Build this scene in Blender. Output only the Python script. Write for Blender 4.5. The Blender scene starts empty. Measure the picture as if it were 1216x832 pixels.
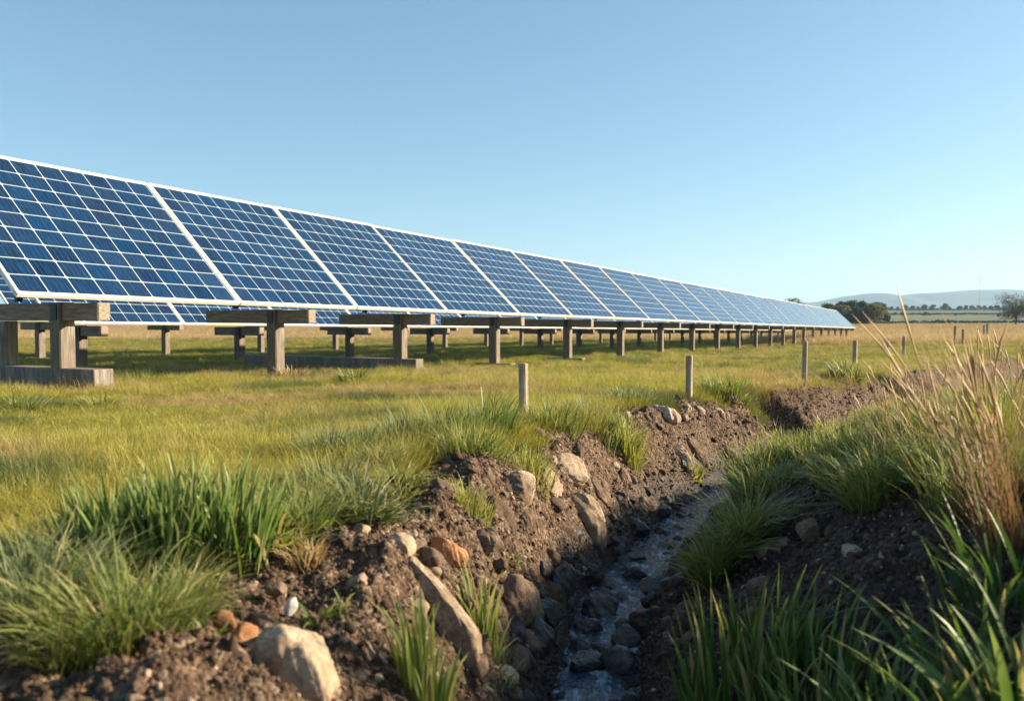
import bpy, math, random
import numpy as np
from mathutils import Vector, Matrix, Quaternion

R = math.radians
rng = np.random.default_rng(7)
random.seed(7)
SC = bpy.context.scene
COL = SC.collection

# ------------------------------------------------------------------ camera, sky, sun, exposure
F = 1013.0                       # focal length in pixels of the 1216 px wide photograph
CX, CY, HY = 608.0, 416.0, 377.0
CAMZ = 0.93
PITCH = math.atan((CY - HY) / F)
cam_d = bpy.data.cameras.new('camera'); cam = bpy.data.objects.new('camera', cam_d); COL.objects.link(cam)
cam_d.sensor_width = 36.0; cam_d.lens = 36.0 * F / 1216.0
cam_d.clip_start = 0.05; cam_d.clip_end = 60000
cam.location = (0, 0, CAMZ); cam.rotation_euler = (math.pi / 2 - PITCH, 0, 0)
cam_d.dof.use_dof = True; cam_d.dof.focus_distance = 9.0; cam_d.dof.aperture_fstop = 2.6
SC.camera = cam

SUN_EL, SUN_AZ = R(20.5), R(10.0)            # azimuth measured from +X (right) towards +Y (ahead)
sun_dir = Vector((math.cos(SUN_EL) * math.cos(SUN_AZ), math.cos(SUN_EL) * math.sin(SUN_AZ), math.sin(SUN_EL)))
W = bpy.data.worlds.new('World'); SC.world = W; W.use_nodes = True
nt = W.node_tree; nt.nodes.clear()
sky = nt.nodes.new('ShaderNodeTexSky'); sky.sky_type = 'NISHITA'; sky.sun_disc = False
sky.sun_elevation = SUN_EL; sky.sun_rotation = math.pi / 2 - SUN_AZ
sky.air_density = 0.78; sky.dust_density = 0.7; sky.ozone_density = 5.0; sky.altitude = 0
bg = nt.nodes.new('ShaderNodeBackground'); bg.inputs['Strength'].default_value = 0.122
wo = nt.nodes.new('ShaderNodeOutputWorld')
tint = nt.nodes.new('ShaderNodeMix'); tint.data_type = 'RGBA'; tint.blend_type = 'MULTIPLY'; tint.inputs[0].default_value = 1
tint.inputs[7].default_value = (1.03, 1.05, .91, 1)
hs = nt.nodes.new('ShaderNodeHueSaturation'); hs.inputs['Saturation'].default_value = 1.04
gm = nt.nodes.new('ShaderNodeGamma'); gm.inputs[1].default_value = .70
nt.links.new(sky.outputs[0], hs.inputs['Color']); nt.links.new(hs.outputs[0], gm.inputs[0])
nt.links.new(gm.outputs[0], tint.inputs[6]); nt.links.new(tint.outputs[2], bg.inputs[0]); nt.links.new(bg.outputs[0], wo.inputs[0])
sl = bpy.data.lights.new('sun', 'SUN'); sl.energy = 5.0; sl.angle = R(0.6); sl.color = (1.0, 0.85, 0.62)
so = bpy.data.objects.new('sun', sl); COL.objects.link(so)
so.rotation_euler = sun_dir.to_track_quat('Z', 'Y').to_euler(); so.location = (30, 5, 20)
SC.view_settings.view_transform = 'Standard'; SC.view_settings.look = 'None'
SC.view_settings.exposure = 1.42; SC.view_settings.gamma = 1.0; SC.view_settings.use_curve_mapping = False
SC.render.engine = 'CYCLES'
SC.cycles.max_bounces = 6; SC.cycles.diffuse_bounces = 3; SC.cycles.glossy_bounces = 3
SC.cycles.transmission_bounces = 3; SC.cycles.volume_bounces = 1; SC.cycles.transparent_max_bounces = 6
SC.cycles.caustics_reflective = False; SC.cycles.caustics_refractive = False
SC.cycles.use_denoising = True
SC.cycles.use_adaptive_sampling = True; SC.cycles.adaptive_threshold = 0.02

# ------------------------------------------------------------------ pixel <-> world
cp, sp = math.cos(PITCH), math.sin(PITCH)
def ray(px, py):
    a, b = (px - CX) / F, (CY - py) / F
    return np.array((a, cp + b * sp, -sp + b * cp))
def at(px, py, Y):
    d = ray(px, py); return np.array((0, 0, CAMZ)) + d * (Y / d[1])
def proj(p):
    x, y, z = p[0], p[1], p[2] - CAMZ
    dep = y * cp - z * sp; up = y * sp + z * cp
    return CX + F * x / dep, CY - F * up / dep

# ------------------------------------------------------------------ noise
def _hash(ix, iy, seed):
    h = (ix.astype(np.int64) * 374761393 + iy.astype(np.int64) * 668265263 + seed * 1442695041) & 0xffffffff
    h = ((h ^ (h >> 13)) * 1274126177) & 0xffffffff
    h = ((h ^ (h >> 16)) * 2246822519) & 0xffffffff
    return ((h ^ (h >> 15)) & 0xffff) / 65535.0
def vnoise(x, y, seed=0):
    x = np.asarray(x, float); y = np.asarray(y, float)
    ix, iy = np.floor(x), np.floor(y); fx, fy = x - ix, y - iy
    fx = fx * fx * fx * (fx * (fx * 6 - 15) + 10); fy = fy * fy * fy * (fy * (fy * 6 - 15) + 10)
    a, b = _hash(ix, iy, seed), _hash(ix + 1, iy, seed)
    c, d = _hash(ix, iy + 1, seed), _hash(ix + 1, iy + 1, seed)
    return (a + (b - a) * fx) * (1 - fy) + (c + (d - c) * fx) * fy
def fbm(x, y, seed=0, octv=4, gain=0.5):
    s, a, t = 0, 1, 0
    for i in range(octv):
        s = s + a * (vnoise(x * 2 ** i + 17.3 * i, y * 2 ** i - 9.1 * i, seed + i) - 0.5); t += a; a *= gain
    return s / t * 2
def sstep(a, b, x):
    t = np.clip((x - a) / (b - a), 0, 1); return t * t * (3 - 2 * t)
def worley(x, y, seed):
    """distance to the nearest and second-nearest jittered cell point"""
    ix, iy = np.floor(x), np.floor(y); d1 = np.full(np.shape(x), 9.0); d2 = d1.copy()
    for a in (-1, 0, 1):
        for b in (-1, 0, 1):
            cx = ix + a + _hash(ix + a, iy + b, seed); cy = iy + b + _hash(ix + a, iy + b, seed + 5)
            d = np.hypot(x - cx, y - cy); n = d < d1
            d2 = np.where(n, d1, np.minimum(d2, d)); d1 = np.where(n, d, d1)
    return d1, d2

# ------------------------------------------------------------------ terrain
CL = np.array([(.02, -6), (.12, 0), (.24, 2.2), (.36, 3.8), (.64, 5.35), (1.04, 6.4), (1.62, 7.7), (2.65, 9.4), (4.55, 11.35),
               (7.2, 14.4), (10.7, 18.8), (16.5, 27), (30, 48), (62, 90), (100, 140)], float)
def ditch_u(x, y):
    """signed distance to the ditch centreline, positive on the right bank"""
    best = np.full(np.shape(x), 1e9); sg = np.zeros(np.shape(x))
    for (ax, ay), (bx, by) in zip(CL[:-1], CL[1:]):
        dx, dy = bx - ax, by - ay; L2 = dx * dx + dy * dy
        t = np.clip(((x - ax) * dx + (y - ay) * dy) / L2, 0, 1)
        ex, ey = x - ax - t * dx, y - ay - t * dy
        d = np.hypot(ex, ey); s = np.where(ex * dy - ey * dx > 0, 1.0, -1.0)
        n = d < best; best = np.where(n, d, best); sg = np.where(n, s, sg)
    return best * sg
_ty = np.linspace(-200, 12000, 24401)
_tz = np.interp(_ty, [-200, 9, 46, 130, 220, 460, 760, 1200, 2500, 12000], [0, 0, -.83, -2.26, -2.4, -2.4, 1.5, 11.5, 14, 14])
_k = np.ones(9) / 9; _tz = np.convolve(np.pad(_tz, 4, mode='edge'), _k, 'valid')
UL = [0, .20, .27, .36, .50, .66, .84, 1.05, 1.5]; ZL = [-.90, -.88, -.76, -.66, -.46, -.22, -.06, -.01, 0]
UR = [0, .20, .27, .50, 1.0, 1.5, 2.0, 2.7, 5.0]; ZR = [-.90, -.88, -.77, -.60, -.26, .04, .28, .40, .30]
def terrain(x, y, fine=True):
    x = np.asarray(x, float); y = np.asarray(y, float)
    r = np.hypot(x, y)
    z = np.interp(y, _ty, _tz)
    near = r < 160
    und = 0.05 * fbm(x / 3.1, y / 3.1, 3, 3) * (1 - sstep(60, 200, r)) + .6 * fbm(x / 90, y / 90, 31, 2) * sstep(250, 700, r) * 2
    u = ditch_u(x, y)
    wob = .16 * fbm(x / 1.1, y / 1.1, 11, 3) + .05 * fbm(x / .3, y / .3, 12, 2)
    uu = u + wob * sstep(.2, .6, np.abs(u))
    dep = 1 - .30 * sstep(9, 16, y) - .2 * sstep(18, 60, y)
    zl = np.interp(-uu / (1 + .3 * sstep(9, 12, y)), UL, ZL) * dep
    zr = np.interp(uu, UR, ZR)
    zr = np.where(zr < 0, zr * dep, zr * (1 - 1.1 * sstep(5, 10.5, y)))
    prof = np.where(uu < 0, zl, zr)
    z = z + und * sstep(.8, 2.0, np.abs(u)) + prof
    # gullies where the bank has slumped in
    for gx, gy, rad, dp in ((3.55, 11.3, .45, .42), (6.9, 16.0, .6, .45), (-.35, 3.9, .22, .10)):
        d = np.hypot(x - gx, (y - gy) * .8) / rad
        z = z - dp * np.exp(-d ** 4) * sstep(-.6, -1.0, -np.abs(u)) if False else z - dp * np.exp(-d ** 4)
    soil = soil_mask(x, y, u)
    if fine:
        s = np.clip(soil, 0, 1) * (r < 40)
        slope = sstep(.25, .40, np.abs(u)) * (1 - sstep(1.0, 1.7, np.abs(u)))
        d1, d2 = worley(x / .16, y / .16, 21)
        d3, d4 = worley(x / .065 + 7, y / .065, 25)
        clod = np.clip(.5 - d1, 0, 1) * .065 * (vnoise(x / .3, y / .3, 8) > .35) + np.clip(.55 - d3, 0, 1) * .026
        rough = .15 * fbm(x / .45, y / .38, 41, 4, .58) * slope + .028 * fbm(x / .08, y / .08, 47, 4, .65)
        z = z + s * (clod + rough)
        z = z + (1 - s) * .03 * fbm(x / .5, y / .5, 61, 3) * (r < 60)
    return z
def soil_mask(x, y, u=None):
    if u is None: u = ditch_u(x, y)
    n = .22 * fbm(x / .8, y / .8, 71, 3) + .10 * fbm(x / .2, y / .2, 75, 2)
    lim = np.interp(y, [0, 2.6, 3.4, 5, 8, 12, 20, 40], [3.2, 2.5, 1.25, .95, .85, 1.05, 1.1, .3])
    lim = lim + .30 * np.exp(-((y - 5.3) / .8) ** 2)
    left = 1 - sstep(-.06, .06, -u + n - lim)
    limr = np.interp(y, [0, 3, 5, 7, 9, 12, 20, 40], [1.5, 1.75, 1.7, 1.5, 1.1, .6, .5, .3])
    right = 1 - sstep(-.06, .06, u + n - limr)
    return np.where(u < 0, left, right)
def hit(px, py, fine=False):
    """where the ray of a pixel meets the ground"""
    d = ray(px, py); t = np.exp(np.linspace(math.log(.8), math.log(600), 2500))
    P = np.array((0, 0, CAMZ))[None] + d[None] * t[:, None]
    h = terrain(P[:, 0], P[:, 1], fine)
    k = np.argmax(P[:, 2] < h)
    return P[k, 0], P[k, 1], h[k]

# ------------------------------------------------------------------ materials
def mat(name):
    m = bpy.data.materials.new(name); m.use_nodes = True
    return m, m.node_tree, m.node_tree.nodes['Principled BSDF']
def nd(t, typ, **kw):
    n = t.nodes.new(typ)
    for k, v in kw.items():
        if k.startswith('i_'): n.inputs[k[2:].replace('_', ' ')].default_value = v
        else: setattr(n, k, v)
    return n
def mix(t, fac, a, b, blend='MIX'):
    n = t.nodes.new('ShaderNodeMix'); n.data_type = 'RGBA'; n.blend_type = blend
    for s, v in ((0, fac), (6, a), (7, b)):
        if isinstance(v, (int, float)): n.inputs[s].default_value = v
        elif isinstance(v, tuple): n.inputs[s].default_value = (*v, 1) if len(v) == 3 else v
        else: t.links.new(v, n.inputs[s])
    return n.outputs[2]
def math_n(t, op, a, b=None, c=None, clamp=False):
    n = t.nodes.new('ShaderNodeMath'); n.operation = op; n.use_clamp = clamp
    for s, v in enumerate((a, b, c)):
        if v is None: continue
        if isinstance(v, (int, float)): n.inputs[s].default_value = v
        else: t.links.new(v, n.inputs[s])
    return n.outputs[0]
def ramp(t, src, stops):
    n = t.nodes.new('ShaderNodeValToRGB'); e = n.color_ramp.elements
    while len(e) < len(stops): e.new(.5)
    for k, (p, c) in enumerate(stops): e[k].position = p; e[k].color = (*c, 1) if len(c) == 3 else c
    t.links.new(src, n.inputs[0]); return n.outputs[0]
def noise(t, scale, detail=4, rough=.55, vec=None, dim='3D'):
    n = t.nodes.new('ShaderNodeTexNoise'); n.noise_dimensions = dim
    n.inputs['Scale'].default_value = scale; n.inputs['Detail'].default_value = detail; n.inputs['Roughness'].default_value = rough
    if vec is not None: t.links.new(vec, n.inputs['Vector'])
    return n.outputs[0]
def bump(t, bsdf, h, strength=.3, dist=.02):
    b = t.nodes.new('ShaderNodeBump'); b.inputs['Strength'].default_value = strength; b.inputs['Distance'].default_value = dist
    t.links.new(h, b.inputs['Height']); t.links.new(b.outputs[0], bsdf.inputs['Normal'])
def attr(t, name, typ='GEOMETRY'):
    a = t.nodes.new('ShaderNodeAttribute'); a.attribute_name = name; a.attribute_type = typ; return a

def soil_nodes(t, vec):
    n1 = noise(t, 3.2, 6, .65, vec); n2 = noise(t, 26, 5, .7, vec); n3 = noise(t, 110, 3, .6, vec)
    c = ramp(t, n1, [(.30, (.040, .023, .014)), (.50, (.085, .050, .030)), (.70, (.15, .094, .060))])
    c = mix(t, math_n(t, 'MULTIPLY', n2, .9), c, (.19, .120, .075))
    c = mix(t, ramp(t, n2, [(.42, (1, 1, 1)), (.56, (0, 0, 0))]), c, (.045, .026, .016))
    v = t.nodes.new('ShaderNodeTexVoronoi'); v.inputs['Scale'].default_value = 48; t.links.new(vec, v.inputs['Vector'])
    peb = ramp(t, v.outputs['Color'], [(.70, (0, 0, 0)), (.80, (1, 1, 1))])
    c = mix(t, math_n(t, 'MULTIPLY', peb, .5), c, (.33, .25, .18))
    h = math_n(t, 'ADD', math_n(t, 'MULTIPLY', n2, 1.0), math_n(t, 'MULTIPLY', n3, .5))
    h = math_n(t, 'ADD', h, math_n(t, 'MULTIPLY', v.outputs['Distance'], -.8))
    return c, h

def make_ground_mat():
    m, t, b = mat('ground_material')
    tc = t.nodes.new('ShaderNodeTexCoord'); vec = tc.outputs['Object']
    c, h = soil_nodes(t, vec)
    n1 = noise(t, .35, 5, .6, vec); n2 = noise(t, 7, 4, .7, vec)
    g = ramp(t, n1, [(.36, (.075, .082, .022)), (.50, (.125, .118, .032)), (.62, (.19, .150, .060))])
    g = mix(t, math_n(t, 'MULTIPLY', n2, .6), g, (.10, .082, .035))
    nf = noise(t, .02, 6, .7, vec)
    tan = ramp(t, nf, [(.35, (.24, .17, .09)), (.6, (.34, .25, .14))])
    far = ramp(t, noise(t, .004, 4, .6, vec), [(.38, (.055, .08, .03)), (.55, (.10, .11, .042)), (.68, (.17, .15, .06))])
    a = attr(t, 'zone'); sep = t.nodes.new('ShaderNodeSeparateColor'); t.links.new(a.outputs['Color'], sep.inputs[0])
    col = mix(t, sep.outputs[1], g, tan); col = mix(t, sep.outputs[2], col, far); col = mix(t, sep.outputs[0], col, c)
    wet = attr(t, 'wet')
    col = mix(t, wet.outputs['Fac'], col, mix(t, 1.0, col, (.20, .20, .21), 'MULTIPLY'))  # darkens damp soil, and paints shade into the ditch and right bank
    t.links.new(col, b.inputs['Base Color'])
    t.links.new(math_n(t, 'MULTIPLY_ADD', wet.outputs['Fac'], -.5, .95), b.inputs['Roughness'])
    b.inputs['Specular IOR Level'].default_value = .25
    bump(t, b, h, .9, .018)
    return m
M_GROUND = make_ground_mat()

def rock_mat(name, c1, c2, c3, wet=False):
    m, t, b = mat(name)
    tc = t.nodes.new('ShaderNodeTexCoord'); oi = t.nodes.new('ShaderNodeObjectInfo')
    va = t.nodes.new('ShaderNodeVectorMath'); va.operation = 'ADD'
    t.links.new(tc.outputs['Object'], va.inputs[0]); t.links.new(oi.outputs['Location'], va.inputs[1]); vec = va.outputs[0]
    n1 = noise(t, 13, 6, .65, vec); n2 = noise(t, 85, 5, .7, vec); n3 = noise(t, 28, 3, .5, vec)
    c = ramp(t, n1, [(.34, c1), (.5, c2), (.66, c3)])
    c = mix(t, ramp(t, n2, [(.40, (.7, .7, .7)), (.50, (0, 0, 0))]), c, c1)
    c = mix(t, ramp(t, n3, [(.60, (0, 0, 0)), (.72, (.6, .6, .6))]), c, (.11, .072, .046))
    r = math_n(t, 'MULTIPLY_ADD', oi.outputs['Random'], .5, .75)
    c = mix(t, 1.0, c, t_comb(t, r), 'MULTIPLY')
    t.links.new(c, b.inputs['Base Color'])
    b.inputs['Roughness'].default_value = .32 if wet else .9
    b.inputs['Specular IOR Level'].default_value = .5 if wet else .2
    bump(t, b, math_n(t, 'ADD', n2, math_n(t, 'MULTIPLY', n1, 1.2)), .55, .012)
    return m
def t_comb(t, v):
    n = t.nodes.new('ShaderNodeCombineColor')
    for k in range(3): t.links.new(v, n.inputs[k])
    return n.outputs[0]
M_TAN = rock_mat('tan_rock', (.25, .17, .11), (.41, .30, .205), (.54, .425, .305))
M_BROWN = rock_mat('brown_rock', (.085, .056, .038), (.17, .113, .077), (.27, .19, .13))
M_RED = rock_mat('rust_rock', (.24, .10, .045), (.40, .18, .085), (.50, .27, .15))
M_WHITE = rock_mat('pale_rock', (.42, .37, .30), (.58, .53, .46), (.70, .66, .60))
M_WET = rock_mat('wet_rock', (.022, .019, .018), (.048, .042, .038), (.085, .074, .067), True)

def grass_mat(name, base, mid, mid2, tip, dry=None, trans=.38, rough=.5, spec=.25):
    m, t, b = mat(name)
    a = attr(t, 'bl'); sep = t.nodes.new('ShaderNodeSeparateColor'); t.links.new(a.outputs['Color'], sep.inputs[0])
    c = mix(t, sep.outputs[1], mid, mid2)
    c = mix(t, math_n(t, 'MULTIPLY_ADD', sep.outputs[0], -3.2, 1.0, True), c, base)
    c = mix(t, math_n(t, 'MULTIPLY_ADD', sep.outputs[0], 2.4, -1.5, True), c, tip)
    if dry is not None:
        d = attr(t, 'dry', 'INSTANCER')
        c = mix(t, d.outputs['Fac'], c, mix(t, sep.outputs[1], dry, tuple(x * .62 for x in dry)))
        h = attr(t, 'hue', 'INSTANCER')
        c = mix(t, h.outputs['Fac'], c, mix(t, sep.outputs[1], (.045, .095, .028), (.075, .13, .045)))
    # a few withered blades
    c = mix(t, math_n(t, 'GREATER_THAN', sep.outputs[2], .93), c, (.38, .30, .14))
    t.links.new(c, b.inputs['Base Color']); b.inputs['Roughness'].default_value = rough
    b.inputs['Specular IOR Level'].default_value = spec
    tr = t.nodes.new('ShaderNodeBsdfTranslucent'); t.links.new(mix(t, .5, c, mix(t, 1.0, c, (1.5, 1.45, .6), 'MULTIPLY')), tr.inputs['Color'])
    mx = t.nodes.new('ShaderNodeMixShader'); mx.inputs[0].default_value = trans
    t.links.new(b.outputs[0], mx.inputs[1]); t.links.new(tr.outputs[0], mx.inputs[2])
    t.links.new(mx.outputs[0], t.nodes['Material Output'].inputs['Surface'])
    return m
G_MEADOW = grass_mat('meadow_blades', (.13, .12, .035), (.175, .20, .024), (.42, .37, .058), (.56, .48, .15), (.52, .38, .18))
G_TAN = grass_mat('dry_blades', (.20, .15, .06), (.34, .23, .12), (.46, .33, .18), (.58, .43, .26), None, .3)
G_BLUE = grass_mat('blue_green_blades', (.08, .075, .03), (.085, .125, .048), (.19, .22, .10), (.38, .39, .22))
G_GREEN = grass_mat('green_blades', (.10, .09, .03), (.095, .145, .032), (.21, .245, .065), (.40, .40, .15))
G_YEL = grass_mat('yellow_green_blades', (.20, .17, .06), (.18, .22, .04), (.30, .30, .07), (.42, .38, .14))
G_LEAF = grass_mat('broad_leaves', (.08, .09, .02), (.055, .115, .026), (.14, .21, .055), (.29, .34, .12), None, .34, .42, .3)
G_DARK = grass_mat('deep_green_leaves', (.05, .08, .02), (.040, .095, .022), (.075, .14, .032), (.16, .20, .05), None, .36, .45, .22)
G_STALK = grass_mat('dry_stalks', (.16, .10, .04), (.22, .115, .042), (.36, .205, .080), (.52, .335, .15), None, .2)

def wood_mat():
    m, t, b = mat('weathered_timber')
    tc = t.nodes.new('ShaderNodeTexCoord'); mp = t.nodes.new('ShaderNodeMapping'); mp.inputs['Scale'].default_value = (14, 14, 1.3)
    t.links.new(tc.outputs['Object'], mp.inputs[0])
    n1 = noise(t, 2.2, 6, .65, mp.outputs[0]); n2 = noise(t, 2.0, 4, .6, tc.outputs['Object'])
    c = ramp(t, n1, [(.32, (.11, .092, .075)), (.5, (.21, .182, .152)), (.68, (.34, .30, .26))])
    c = mix(t, ramp(t, n2, [(.42, (0, 0, 0)), (.65, (.6, .6, .6))]), c, (.17, .125, .085))
    t.links.new(c, b.inputs['Base Color']); b.inputs['Roughness'].default_value = .85; b.inputs['Specular IOR Level'].default_value = .2
    bump(t, b, n1, .5, .01); return m
M_WOOD = wood_mat()
def beam_mat():
    m, t, b = mat('sawn_beam')
    tc = t.nodes.new('ShaderNodeTexCoord'); mp = t.nodes.new('ShaderNodeMapping'); mp.inputs['Scale'].default_value = (14, 1.3, 14)
    t.links.new(tc.outputs['Object'], mp.inputs[0])
    n1 = noise(t, 2.2, 6, .65, mp.outputs[0])
    c = ramp(t, n1, [(.32, (.16, .12, .085)), (.5, (.28, .215, .155)), (.68, (.40, .32, .235))])
    t.links.new(c, b.inputs['Base Color']); b.inputs['Roughness'].default_value = .85; b.inputs['Specular IOR Level'].default_value = .2
    bump(t, b, n1, .5, .01); return m
M_BEAM = beam_mat()
def plain(name, c, rough=.5, metal=0, spec=.5, nscale=None, amt=.15):
    m, t, b = mat(name)
    if nscale:
        tc = t.nodes.new('ShaderNodeTexCoord'); n = noise(t, nscale, 5, .65, tc.outputs['Object'])
        t.links.new(mix(t, ramp(t, n, [(.4, (0, 0, 0)), (.7, (1, 1, 1))]), c, tuple(x * (1 - amt * 2) for x in c)), b.inputs['Base Color'])
        bump(t, b, n, .15, .005)
    else: b.inputs['Base Color'].default_value = (*c, 1)
    b.inputs['Roughness'].default_value = rough; b.inputs['Metallic'].default_value = metal; b.inputs['Specular IOR Level'].default_value = spec
    return m
M_FRAME = plain('white_frame', (.78, .74, .66), .38, 0, .5, 3.0, .06)
M_STEEL = plain('dark_steel', (.07, .068, .065), .5, .6, .5, 6)
M_BARK = plain('bark', (.12, .09, .065), .9, 0, .2, 2, .25)

def panel_mat():
    m, t, b = mat('photovoltaic_cells')
    uv = t.nodes.new('ShaderNodeUVMap'); sep = t.nodes.new('ShaderNodeSeparateXYZ'); t.links.new(uv.outputs[0], sep.inputs[0])
    u, v = sep.outputs[0], sep.outputs[1]                   # one unit = one cell
    def edge(x):                                            # distance to the nearest cell border, in cells
        f = math_n(t, 'FRACT', x); return math_n(t, 'MINIMUM', f, math_n(t, 'SUBTRACT', 1.0, f))
    eu, ev = edge(u), edge(v)
    def line(e, w, s=.008):
        mr = t.nodes.new('ShaderNodeMapRange'); mr.inputs[1].default_value = w - s; mr.inputs[2].default_value = w + s
        mr.inputs[3].default_value = 1; mr.inputs[4].default_value = 0; t.links.new(e, mr.inputs[0]); return mr.outputs[0]
    corner = line(math_n(t, 'ADD', eu, ev), .10, .01)
    gap = math_n(t, 'MAXIMUM', math_n(t, 'MAXIMUM', line(eu, .018), line(ev, .023)), corner)
    bus = math_n(t, 'MAXIMUM', line(edge(math_n(t, 'MULTIPLY', u, 5.0)), .05, .02), 0.0)
    # every cell its own shade of blue, streaked along the slope
    wn = t.nodes.new('ShaderNodeTexWhiteNoise'); fl = t.nodes.new('ShaderNodeVectorMath'); fl.operation = 'FLOOR'
    oi = t.nodes.new('ShaderNodeObjectInfo'); ad = t.nodes.new('ShaderNodeVectorMath'); ad.operation = 'ADD'
    t.links.new(uv.outputs[0], fl.inputs[0]); t.links.new(fl.outputs[0], ad.inputs[0]); t.links.new(oi.outputs['Location'], ad.inputs[1])
    t.links.new(ad.outputs[0], wn.inputs[0])
    mp = t.nodes.new('ShaderNodeMapping'); mp.inputs['Scale'].default_value = (16, 1.1, 1); t.links.new(uv.outputs[0], mp.inputs[0])
    st = noise(t, 1.0, 4, .7, mp.outputs[0])
    c = mix(t, wn.outputs[0], (.001, .008, .032), (.002, .022, .070))
    c = mix(t, ramp(t, st, [(.46, (0, 0, 0)), (.78, (.9, .9, .9))]), c, (.008, .060, .155))
    c = mix(t, math_n(t, 'MULTIPLY', bus, .22), c, (.05, .13, .22))
    c = mix(t, gap, c, (.42, .49, .54))
    dust = ramp(t, noise(t, .7, 4, .6, ad.outputs[0]), [(.4, (.0, .0, .0)), (.8, (.035, .035, .035))])
    c = mix(t, dust, c, (.35, .38, .40))
    t.links.new(c, b.inputs['Base Color']); b.inputs['Roughness'].default_value = .16
    b.inputs['Specular IOR Level'].default_value = .5
    return m
M_PV = panel_mat()
def water_mat():
    m, t, b = mat('stream_water')
    tc = t.nodes.new('ShaderNodeTexCoord'); mp = t.nodes.new('ShaderNodeMapping'); mp.inputs['Scale'].default_value = (1.6, .7, 1); mp.inputs['Rotation'].default_value = (0, 0, R(18))
    t.links.new(tc.outputs['Object'], mp.inputs[0])
    n1 = noise(t, 7, 5, .6, mp.outputs[0]); n2 = noise(t, 26, 4, .65, mp.outputs[0])
    foam_sky = ramp(t, math_n(t, 'MULTIPLY_ADD', n2, .5, math_n(t, 'MULTIPLY', n1, .6)), [(.56, (0, 0, 0)), (.70, (1, 1, 1))])
    c = mix(t, math_n(t, 'MULTIPLY', foam_sky, .60), (.025, .048, .075), (.46, .58, .70))  # foam streaks, tinted blue to paint in the reflected sky
    t.links.new(c, b.inputs['Base Color'])
    t.links.new(math_n(t, 'MULTIPLY_ADD', foam_sky, .35, .08), b.inputs['Roughness'])
    b.inputs['IOR'].default_value = 1.33; b.inputs['Specular IOR Level'].default_value = .6
    bump(t, b, math_n(t, 'ADD', n1, math_n(t, 'MULTIPLY', n2, .45)), .8, .035)
    return m
M_WATER = water_mat()
def leaf_mat(name, a, b_, c_):
    m, t, b = mat(name)
    at_ = attr(t, 'bl'); sep = t.nodes.new('ShaderNodeSeparateColor'); t.links.new(at_.outputs['Color'], sep.inputs[0])
    c = ramp(t, sep.outputs[1], [(0, a), (.5, b_), (1, c_)])
    t.links.new(c, b.inputs['Base Color']); b.inputs['Roughness'].default_value = .6; b.inputs['Specular IOR Level'].default_value = .2
    tr = t.nodes.new('ShaderNodeBsdfTranslucent'); t.links.new(c, tr.inputs['Color'])
    mx = t.nodes.new('ShaderNodeMixShader'); mx.inputs[0].default_value = .3
    t.links.new(b.outputs[0], mx.inputs[1]); t.links.new(tr.outputs[0], mx.inputs[2]); t.links.new(mx.outputs[0], t.nodes['Material Output'].inputs['Surface'])
    return m
L_DARK = leaf_mat('dark_foliage', (.030, .052, .022), (.048, .075, .028), (.085, .105, .038))
L_OLIVE = leaf_mat('olive_foliage', (.075, .085, .030), (.12, .125, .045), (.18, .16, .06))
L_BARE = leaf_mat('sparse_foliage', (.070, .072, .035), (.10, .095, .045), (.15, .13, .065))

# ------------------------------------------------------------------ mesh helpers
def mesh(name, v, f, m=None, uv=None, smooth=False, cols=None, extra=None):
    """v: (n,3) array; f: (k,3|4) array or list of faces"""
    me = bpy.data.meshes.new(name); v = np.asarray(v, np.float32)
    if isinstance(f, np.ndarray):
        k, c = f.shape
        me.vertices.add(len(v)); me.vertices.foreach_set('co', v.ravel())
        me.loops.add(k * c); me.loops.foreach_set('vertex_index', f.ravel().astype(np.int32))
        me.polygons.add(k); me.polygons.foreach_set('loop_start', (np.arange(k) * c).astype(np.int32))
        me.polygons.foreach_set('loop_total', np.full(k, c, np.int32))
    else: me.from_pydata([tuple(p) for p in v], [], f)
    if cols is not None:
        ca = me.attributes.new('bl', 'FLOAT_COLOR', 'POINT'); ca.data.foreach_set('color', np.asarray(cols, np.float32).ravel())
    for k_, a_ in (extra or {}).items():
        if a_.ndim == 2: ca = me.attributes.new(k_, 'FLOAT_COLOR', 'POINT'); ca.data.foreach_set('color', a_.astype(np.float32).ravel())
        else: ca = me.attributes.new(k_, 'FLOAT', 'POINT'); ca.data.foreach_set('value', a_.astype(np.float32))
    me.update(calc_edges=True); me.validate()
    me.polygons.foreach_set('use_smooth', np.full(len(me.polygons), smooth))
    if m: me.materials.append(m)
    return me
def link(name, me, parent=None, mw=None):
    o = bpy.data.objects.new(name, me); COL.objects.link(o)
    if parent: o.parent = parent
    if mw is not None: o.matrix_world = mw
    return o
def tag(o, label=None, cat=None, group=None, kind=None):
    for k, v in (('label', label), ('category', cat), ('group', group), ('kind', kind)):
        if v: o[k] = v
    return o
def empty(name, M4):
    o = bpy.data.objects.new(name, None); COL.objects.link(o); o.empty_display_size = .2; o.matrix_world = M4; return o
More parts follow.
